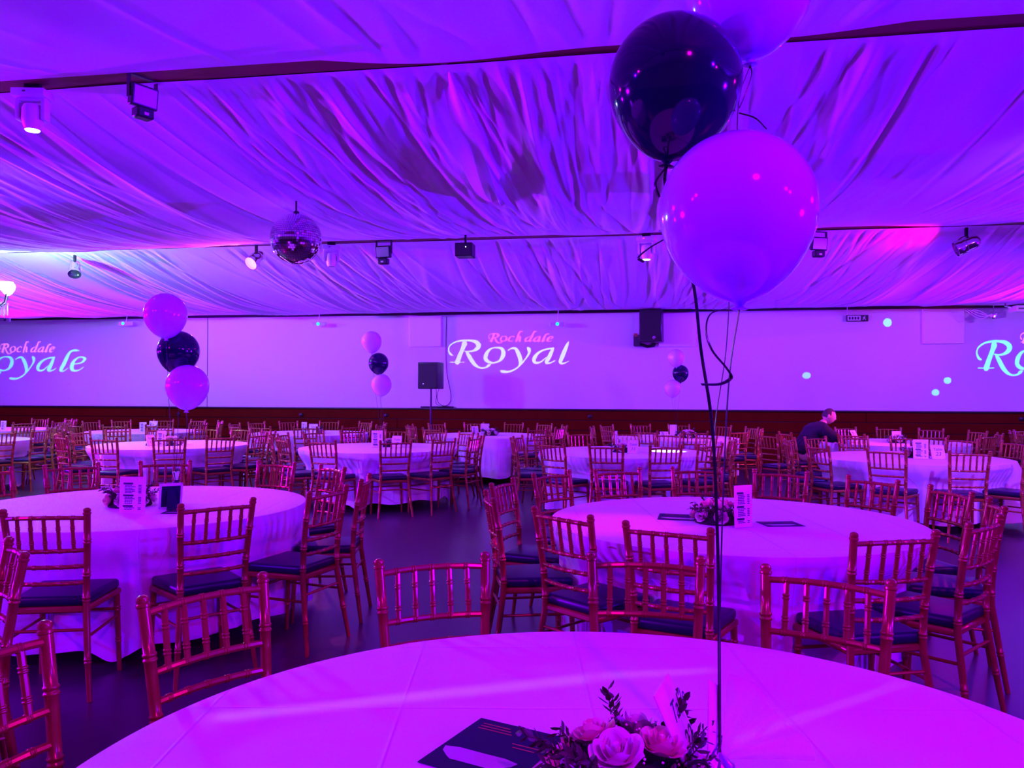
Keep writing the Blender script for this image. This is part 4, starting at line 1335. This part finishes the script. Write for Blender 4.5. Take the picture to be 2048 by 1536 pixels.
# chandelier at the left edge
def chandelier():
    c = at(-22, 590, 11.2)
    t = thing('chandelier', 'lit crystal chandelier with glowing white glass shades', 'chandelier', c)
    MB().lathe([(.02, -.32), (.05, -.28), (.03, -.20), (.06, -.12), (.03, -.02), (.045, .08), (.015, .16), (.012, .55)], 16).obj('column', 'crystal', t)
    for k in range(6):
        a = k * PI / 3 + .12
        d = Vector((math.cos(a), math.sin(a), 0))
        arm = MB().tube([d * .03 + Vector((0, 0, -.10)), d * .12 + Vector((0, 0, -.18)), d * .22 + Vector((0, 0, -.10)), d * .25 + Vector((0, 0, .02))], .009, 8).obj('arm', 'blackm', t)
        M_ = Matrix.Translation(d * .25 + Vector((0, 0, .02)))
        MB().lathe([(.02, 0), (.055, .03), (.085, .08), (.095, .13), (.085, .165), (.078, .165), (.085, .13), (.05, .04)], 20, M_).obj('shade', 'shade', arm)
        for j in range(3):
            q = d * (.16 + .045 * j)
            MB().lathe([(0, -.22 - .05 * (j % 2)), (.009, -.20), (.006, -.15), (.010, -.12), (.004, -.06), (.003, -.02)], 8, Matrix.Translation(q + Vector((0, 0, -.06)))).obj('crystal_drop', 'crystal', arm)
    lamp('chandelier_light', 'POINT', c + Vector((0, 0, .28)), 210, (.30, 1, .85), size=.12)
chandelier()

# ------------------------------------------------------------------ things on and by the far wall
def wall_panel(u0, u1, v0, v1, label):
    a = on_wall(u0, v1, YW); b = on_wall(u1, v0, YW)
    o = MB().rbox((a.x, YW - .07, a.z), (b.x, YW + .01, b.z), .006, 1).obj('wall_panel', 'panel')
    tag(o, label, 'panel', None)
wall_panel(820, 883, 632, 694, 'square white board on the wall above the speaker stand')
wall_panel(1317, 1391, 626, 694, 'square white board on the wall beside the mounted speaker')
wall_panel(1844, 1926, 618, 688, 'square white board on the wall between exit sign and projector')
def emergency(u, v, label, led, lit=True):
    p = on_wall(u, v, YW)
    c = Vector((p.x, YW - .35, p.z))
    # shift along the sight line so that it hangs a little in front of the wall
    o = Vector((0, 0, EYE)); d = p - o; c = o + d * ((YW - .35) / d.y)
    t = thing('emergency_light', label, 'light', c)
    MB().rbox((-.17, -.025, -.045), (.17, .025, .045), .012, 2).obj('housing', 'white', t)
    MB().rbox((-.15, -.029, -.034), (.15, -.02, .034), .004, 1).obj('diffuser', 'signwhite', t)
    MB().lathe([(0, 0), (.028, .004), (.032, .012), (0, .016)], 14, Matrix.Translation((led, -.040, 0)) @ Matrix.Rotation(-PI / 2, 4, 'X')).obj('indicator', 'ledgreen' if lit else 'ledoff', t)
    MB().tube([(0, 0, .04), (.015, .02, max(.1, 3.27 - c.z))], .009, 6).obj('stem', 'white', t)
    return t
emergency(252, 647, 'hanging white emergency light with a green lamp near the balloon bunch on the easel table', -.06)
emergency(637, 648, 'hanging white emergency light with a green lamp over the plain wall', 0)
emergency(1115, 648, 'hanging emergency light with a bright green lamp above the projected Royal', 0)
emergency(8, 640, 'hanging white emergency light beside the chandelier crystals', .05, False)
def exit_sign():
    p = on_wall(1713, 637, YW); c = Vector((p.x, YW - .06, p.z))
    t = thing('exit_sign', 'small exit sign with a running figure hung on a stem', 'sign', c)
    MB().rbox((-.21, -.022, -.065), (.21, .022, .065), .008, 1).obj('housing', 'black', t)
    MB().box((-.195, -.025, -.05), (.06, -.021, .05)).obj('face', 'signwhite', t, smooth=False)
    MB().box((.06, -.025, -.05), (.195, -.021, .05)).obj('pictogram_panel', 'signgreen', t, smooth=False)
    fg = MB()
    fg.tube([(.13, -.027, .03), (.12, -.027, 0), (.10, -.027, -.035)], .007, 6)
    fg.tube([(.12, -.027, 0), (.145, -.027, -.015), (.15, -.027, -.04)], .006, 6)
    fg.tube([(.10, -.027, .012), (.128, -.027, .018), (.15, -.027, .008)], .005, 6)
    fg.lathe([(0, -.01), (.01, 0), (0, .01)], 8, Matrix.Translation((.14, -.027, .04)))
    fg.obj('running_figure', 'white', t)
    ch = MB()
    for k in range(4):
        ch.box((-.17 + .055 * k, -.0265, -.028), (-.135 + .055 * k, -.025, .028))
    ch.obj('sign_letters', 'ink', t, smooth=False)
    MB().tube([(-.195, 0, .06), (-.195, 0, 3.30 - c.z)], .008, 6).obj('stem', 'white', t)
exit_sign()
def mounted_speaker():
    p = on_wall(1303, 652, YW); c = Vector((p.x, YW - .30, p.z))
    o = Vector((0, 0, EYE)); d = p - o; c = o + d * ((YW - .30) / d.y)
    t = thing('wall_speaker', 'black loudspeaker mounted high on the wall', 'speaker', c, -.15)
    cab = MB().rbox((-.235, -.20, -.34), (.235, .18, .34), .015, 1)
    cab.v = [(x * (1 - .06 * (z + .34)), y, z) for x, y, z in cab.v]
    cab.obj('cabinet', 'black', t)
    MB().box((-.20, -.206, -.30), (.20, -.198, .30)).obj('grille', 'grille', t, smooth=False)
    MB().lathe([(0, 0), (.035, .004), (.035, .008), (0, .01)], 14, Matrix.Translation((.08, -.207, -.26)) @ Matrix.Rotation(PI / 2, 4, 'X')).obj('badge', 'chrome', t)
    MB().rbox((-.37, -.05, -.42), (-.24, .20, -.18), .01, 1).obj('junction_box', 'black', t)
    MB().box((-.36, -.055, -.22), (-.28, -.04, -.15)).obj('bracket_plate', 'copper', t, smooth=False)
    MB().tube([(-.30, .05, -.36), (-.1, .1, -.42), (.02, .2, -.40), (.02, .30, -.36)], .035, 8).obj('arm', 'blackm', t)
mounted_speaker()
def stand_speaker():
    c = at(862, 778, 16.1)
    t = thing('speaker', 'black loudspeaker on top of the pole stand', 'speaker', (c.x, c.y, c.z), -.12)
    cab = MB().rbox((-.215, -.19, 0), (.215, .17, .54), .02, 2)
    cab.obj('cabinet', 'black', t)
    MB().box((-.19, -.197, .03), (.19, -.189, .51)).obj('grille', 'grille', t, smooth=False)
    MB().lathe([(0, 0), (.016, .003), (0, .006)], 10, Matrix.Translation((-.09, -.199, .10)) @ Matrix.Rotation(PI / 2, 4, 'X')).obj('badge', 'chrome', t)
    s = thing('speaker_stand', 'black tripod pole stand under the loudspeaker', 'stand', (c.x, c.y, 0))
    MB().tube([(0, 0, .12), (0, 0, c.z + .03)], .019, 10).obj('pole', 'blackm', s)
    MB().lathe([(.035, .72), (.04, .73), (.04, .80), (.03, .82)], 12).obj('collar', 'black', s)
    for k in range(3):
        a = k * 2 * PI / 3 + .5
        MB().tube([(.03 * math.cos(a), .03 * math.sin(a), .75), (.5 * math.cos(a), .5 * math.sin(a), .012)], .013, 8).obj('leg', 'blackm', s)
        MB().tube([(.02 * math.cos(a), .02 * math.sin(a), .2), (.27 * math.cos(a), .27 * math.sin(a), .38)], .008, 6).obj('brace', 'blackm', s)
    # cables from the back of the cabinet to the dado ledge
    for i, dx in enumerate((.06, .13)):
        z0 = c.z
        P = smoothpts([(c.x + dx, c.y + .17, z0 + .02), (c.x + dx - .06 * i, c.y + .22, z0 - .15), (c.x + dx - .02, c.y + .35, z0 - .32), (c.x + .12 + .1 * i, YW - .10, 1.19)], 6)
        tag(MB().tube(P, .006, 6).obj('cable', 'black'), 'thin black cable hanging behind the loudspeaker on the pole', 'cable', 'cables behind the stand speaker')
    p = on_wall(893, 700, YW)
    P = smoothpts([(p.x, YW - .012, 3.2), (p.x - .01, YW - .012, 2.6), (p.x + .005, YW - .012, 2.0), (p.x + .10, YW - .012, 1.5), (p.x + .07, YW - .02, 1.27), (p.x - .15, YW - .03, 1.178)], 6)
    tag(MB().tube(P, .007, 6).obj('cable', 'black'), 'long thin cable running down the wall beside the projected Royal', 'cable')
    k = MB()
    g = random.Random(3)
    a0 = on_wall(842, 812, YW).x; a1 = on_wall(908, 812, YW).x
    P = []
    for i in range(90):
        tt = i / 89
        P.append((a0 + (a1 - a0) * (.5 + .5 * math.sin(tt * 21)), YW - .025 + .008 * math.sin(tt * 55), 1.182 + .022 * tt))
    tag(k.tube(P, .007, 5).obj('coiled_cable', 'black'), 'black cable coiled along the dado ledge behind the speaker stand', 'cable')
stand_speaker()
def wall_projector():
    c = at(2052, 618, 14.9)
    t = thing('ceiling_projector', 'white projector hung at the drape edge beside the white board', 'projector', c)
    MB().rbox((-.24, -.16, -.06), (.24, .16, .06), .02, 2).obj('body', 'white', t)
    MB().box((-.20, -.165, -.018), (.10, -.158, .012)).obj('vent', 'black', t, smooth=False)
    MB().tube([(0, 0, .05), (0, 0, 3.42 - c.z)], .018, 8).obj('mount', 'chrome', t)
    MB().tube([(-.24, 0, .03), (-.36, 0, .06), (-.36, 0, 3.42 - c.z)], .02, 8).obj('bracket', 'chrome', t)
    q = at(1988, 628, 15.3)
    s = thing('wire_bundle', 'tangle of pale wires and clips by the projector', 'wires', q)
    g = random.Random(8)
    for k in range(4):
        P = smoothpts([(-.34 - .05 * k, .1, .10), (-.25, 0, .06 - .05 * k), (-.05, -.02, -.06 + .02 * k), (.05, 0, -.03 + .03 * k), (.25, .1, .12)], 6)
        MB().tube(P, .007, 5).obj('wire', 'white', s)
    MB().rbox((-.05, -.03, -.10), (.05, .03, .03), .015, 2).obj('clip', 'chrome', s)
    MB().tube([(0, 0, 0), (.02, .1, 3.40 - q.z)], .008, 6).obj('hanger', 'chrome', s)
wall_projector()
for u in (358, 603, 773, 1180, 2042):
    p = on_wall(u, 828 + (u - 358) * .006, YW)
    t = MB().lathe([(.045, 0), (.045, .02), (.03, .03), (0, .032)], 16, Matrix.Translation((p.x, YW - .010, p.z)) @ Matrix.Rotation(PI / 2, 4, 'X')).obj('cable_grommet', 'black')
    tag(t, 'round black fitting set in the dark red dado boards', 'fitting', 'round fittings in the dado')

# ------------------------------------------------------------------ the seated man
def skinned(name, verts, edges, radii, m, sub=2, root=0):
    me = bpy.data.meshes.new(name)
    me.from_pydata([tuple(v) for v in verts], edges, [])
    o = bpy.data.objects.new(name, me)
    COL.objects.link(o)
    sk = o.modifiers.new('skin', 'SKIN')
    for i, r in enumerate(radii):
        d = me.skin_vertices[0].data[i]
        d.radius = r if hasattr(r, '__len__') else (r, r)
        d.use_root = (i == root)
    sk.use_smooth_shade = True
    ss = o.modifiers.new('sub', 'SUBSURF'); ss.levels = sub; ss.render_levels = sub
    dg = bpy.context.evaluated_depsgraph_get()
    dg.update()
    out = bpy.data.meshes.new_from_object(o.evaluated_get(dg))
    bpy.data.objects.remove(o)
    out.materials.clear(); out.materials.append(M[m])
    return out
def man():
    # local frame: +X is where he faces, origin on the floor under the seat
    t = thing('person', 'man in a black sweater leaning over the table, seated side-on', 'person', W(4.33, 11.92), TH + math.radians(8))
    V = []; E_ = []; Rd = []
    def add(p, r, parent=None):
        V.append(Vector(p)); Rd.append(r)
        if parent is not None: E_.append((parent, len(V) - 1))
        return len(V) - 1
    hip = add((-.02, 0, .58), (.12, .09))
    waist = add((.07, 0, .76), (.11, .085), hip)
    chest = add((.20, 0, .91), (.12, .09), waist)
    upper = add((.30, 0, 1.00), (.085, .065), chest)
    neck = add((.37, 0, 1.065), .058, upper)
    headb = add((.405, 0, 1.115), .055, neck)
    hands = []
    for s in (-1, 1):
        sh = add((.28, s * .18, .965), .050, upper)
        el = add((.47, s * .26, .84), .050, sh)
        wr = add((.68, s * .10, .79), .034, el)
        hand = add((.735, s * .075, .785), (.040, .018), wr)
        hands.append((hand, s))
        th = add((.20, s * .11, .57), .088, hip)
        kn = add((.43, s * .13, .54), .066, th)
        an = add((.40, s * .13, .12), .045, kn)
        ft = add((.52, s * .14, .045), (.045, .035), an)
    body_v, body_e, body_r = list(V), list(E_), list(Rd)
    for hand, s in hands:
        hp = V[hand]
        for k in range(4):
            a = add(hp + Vector((.035, s * (.026 - .017 * k) * -1, 0)), .0095, hand)
            b = add(hp + Vector((.065 + .006 * (k in (1, 2)), s * (.028 - .018 * k) * -1, -.004)), .0085, a)
            add(hp + Vector((.085 + .010 * (k in (1, 2)), s * (.029 - .018 * k) * -1, -.014)), .0075, b)
        a = add(hp + Vector((.000, -s * .038, -.002)), .011, hand)
        add(hp + Vector((.028, -s * .052, -.006)), .009, a)
    body = skinned('body', V, E_, Rd, 'skin', 1)
    # head: shaped from a sphere, then fused with the body
    bm = bmesh.new()
    bm.from_mesh(body)
    hd = bmesh.new()
    bmesh.ops.create_uvsphere(hd, u_segments=36, v_segments=26, radius=1)
    for v in hd.verts:
        x, y, z = v.co
        X = x * .098; Y = y * .076; Z = z * .118
        if z < 0:                         # jaw narrows, chin comes forward
            Y *= 1 - .30 * (-z) ** 1.5
            X *= 1 - .12 * (-z)
            if x > 0: X += .012 * (-z)
            else: X *= 1 - .25 * (-z)
        if x > .75:
            fz = z
            X += .024 * math.exp(-((fz + .12) / .16) ** 2 - (y / .16) ** 2)     # nose
            X += .008 * math.exp(-((fz - .22) / .10) ** 2 - (y / .5) ** 2)       # brow
            X -= .010 * math.exp(-((fz - .06) / .09) ** 2 - ((abs(y) - .36) / .16) ** 2)  # eye sockets
            X += .007 * math.exp(-((fz + .46) / .08) ** 2 - (y / .28) ** 2)      # lips
            X += .008 * math.exp(-((fz + .82) / .14) ** 2 - (y / .3) ** 2)       # chin
        v.co = (X, Y, Z)
    for s in (-1, 1):
        e = bmesh.ops.create_uvsphere(hd, u_segments=12, v_segments=10, radius=1)
        for v in e['verts']:
            v.co = Vector((v.co.x * .018 - .012, v.co.y * .009 + s * .078, v.co.z * .030 - .005))
    HM = Matrix.Translation((.465, 0, 1.172)) @ Matrix.Rotation(-.35, 4, 'Z') @ Matrix.Rotation(.30, 4, 'Y')
    bmesh.ops.transform(hd, matrix=HM, verts=hd.verts)
    tmp = bpy.data.meshes.new('h'); hd.to_mesh(tmp); hd.free()
    bm.from_mesh(tmp)
    me = bpy.data.meshes.new('b'); bm.to_mesh(me); bm.free()
    o = bpy.data.objects.new('b', me); COL.objects.link(o)
    rm_ = o.modifiers.new('r', 'REMESH'); rm_.mode = 'VOXEL'; rm_.voxel_size = .0065; rm_.use_smooth_shade = True
    sm = o.modifiers.new('s', 'SMOOTH'); sm.iterations = 2; sm.factor = .4
    dg = bpy.context.evaluated_depsgraph_get(); dg.update()
    fin = bpy.data.meshes.new_from_object(o.evaluated_get(dg))
    bpy.data.objects.remove(o)
    fin.materials.clear(); fin.materials.append(M['skin'])
    link('body', fin, t)
    # sweater and trousers follow the body a little outside it
    idx = [0, 1, 2, 3]
    sv = [V[0] + Vector((0, 0, .02)), V[1], V[2], V[3], V[4] + Vector((-.008, 0, -.012))]
    sr = [(.172, .142), (.165, .14), (.188, .152), (.165, .128), .072]
    se = [(0, 1), (1, 2), (2, 3), (3, 4)]
    for s in (-1, 1):
        b0 = len(sv)
        sv += [Vector((.28, s * .19, .975)), Vector((.47, s * .26, .84)), Vector((.655, s * .118, .794))]
        sr += [.090, .066, .047]
        se += [(3, b0), (b0, b0 + 1), (b0 + 1, b0 + 2)]
    link('sweater', skinned('sweater', sv, se, sr, 'sweater', 2), t)
    tv = [Vector((-.02, 0, .57))]; tr = [(.168, .130)]; te = []
    for s in (-1, 1):
        b0 = len(tv)
        tv += [Vector((.20, s * .11, .575)), Vector((.435, s * .13, .545)), Vector((.40, s * .13, .30)), Vector((.395, s * .13, .10))]
        tr += [.100, .080, .070, .060]
        te += [(0, b0), (b0, b0 + 1), (b0 + 1, b0 + 2), (b0 + 2, b0 + 3)]
    link('trousers', skinned('trousers', tv, te, tr, 'trouser', 2), t)
    for s in (-1, 1):
        sh_ = MB().rbox((-.10, -.05, 0), (.19, .05, .085), .035, 3, Matrix.Translation((.40, s * .135, 0)))
        sh_.v = [(x, y, z * (1 - .45 * max(0, (x - .42) / .17))) for x, y, z in sh_.v]
        sh_.obj('shoe', 'shoe', t)
    # short hair cap
    hb = bmesh.new()
    bmesh.ops.create_uvsphere(hb, u_segments=36, v_segments=26, radius=1)
    kill = []
    for v in hb.verts:
        x, y, z = v.co
        keep = z > .55 + .10 * x if x > .2 else z > -.35 + .95 * max(0, x + .30)
        if not keep: kill.append(v)
        v.co = Vector((x * .1005, y * .0785, z * .1205))
    bmesh.ops.delete(hb, geom=kill, context='VERTS')
    bmesh.ops.transform(hb, matrix=HM, verts=hb.verts)
    hm = bpy.data.meshes.new('hair'); hb.to_mesh(hm); hb.free()
    hm.polygons.foreach_set('use_smooth', [True] * len(hm.polygons))
    hm.materials.append(M['hair'])
    h_ = link('hair', hm, t)
    md = h_.modifiers.new('s', 'SOLIDIFY'); md.thickness = .008; md.offset = -1
    # eyes
    for s in (-1, 1):
        p = HM @ Vector((.088, s * .030, .008))
        MB().lathe([(0, -.010), (.008, -.006), (.010, 0), (.008, .006), (0, .010)], 12, Matrix.Translation(p)).obj('eye', 'paper', t)
man()
# small white cup in front of him
q = W(5.02, 11.80, .757)
t = thing('paper_cup', 'small pale cup on the cloth before the man', 'cup', q)
MB().lathe([(.026, 0), (.034, .085), (.036, .088), (.033, .086), (.025, .004), (0, .004)], 18).obj('cup_body', 'paper', t)
MB().lathe([(.0325, .07), (0, .071)], 18).obj('drink', 'orange', t)
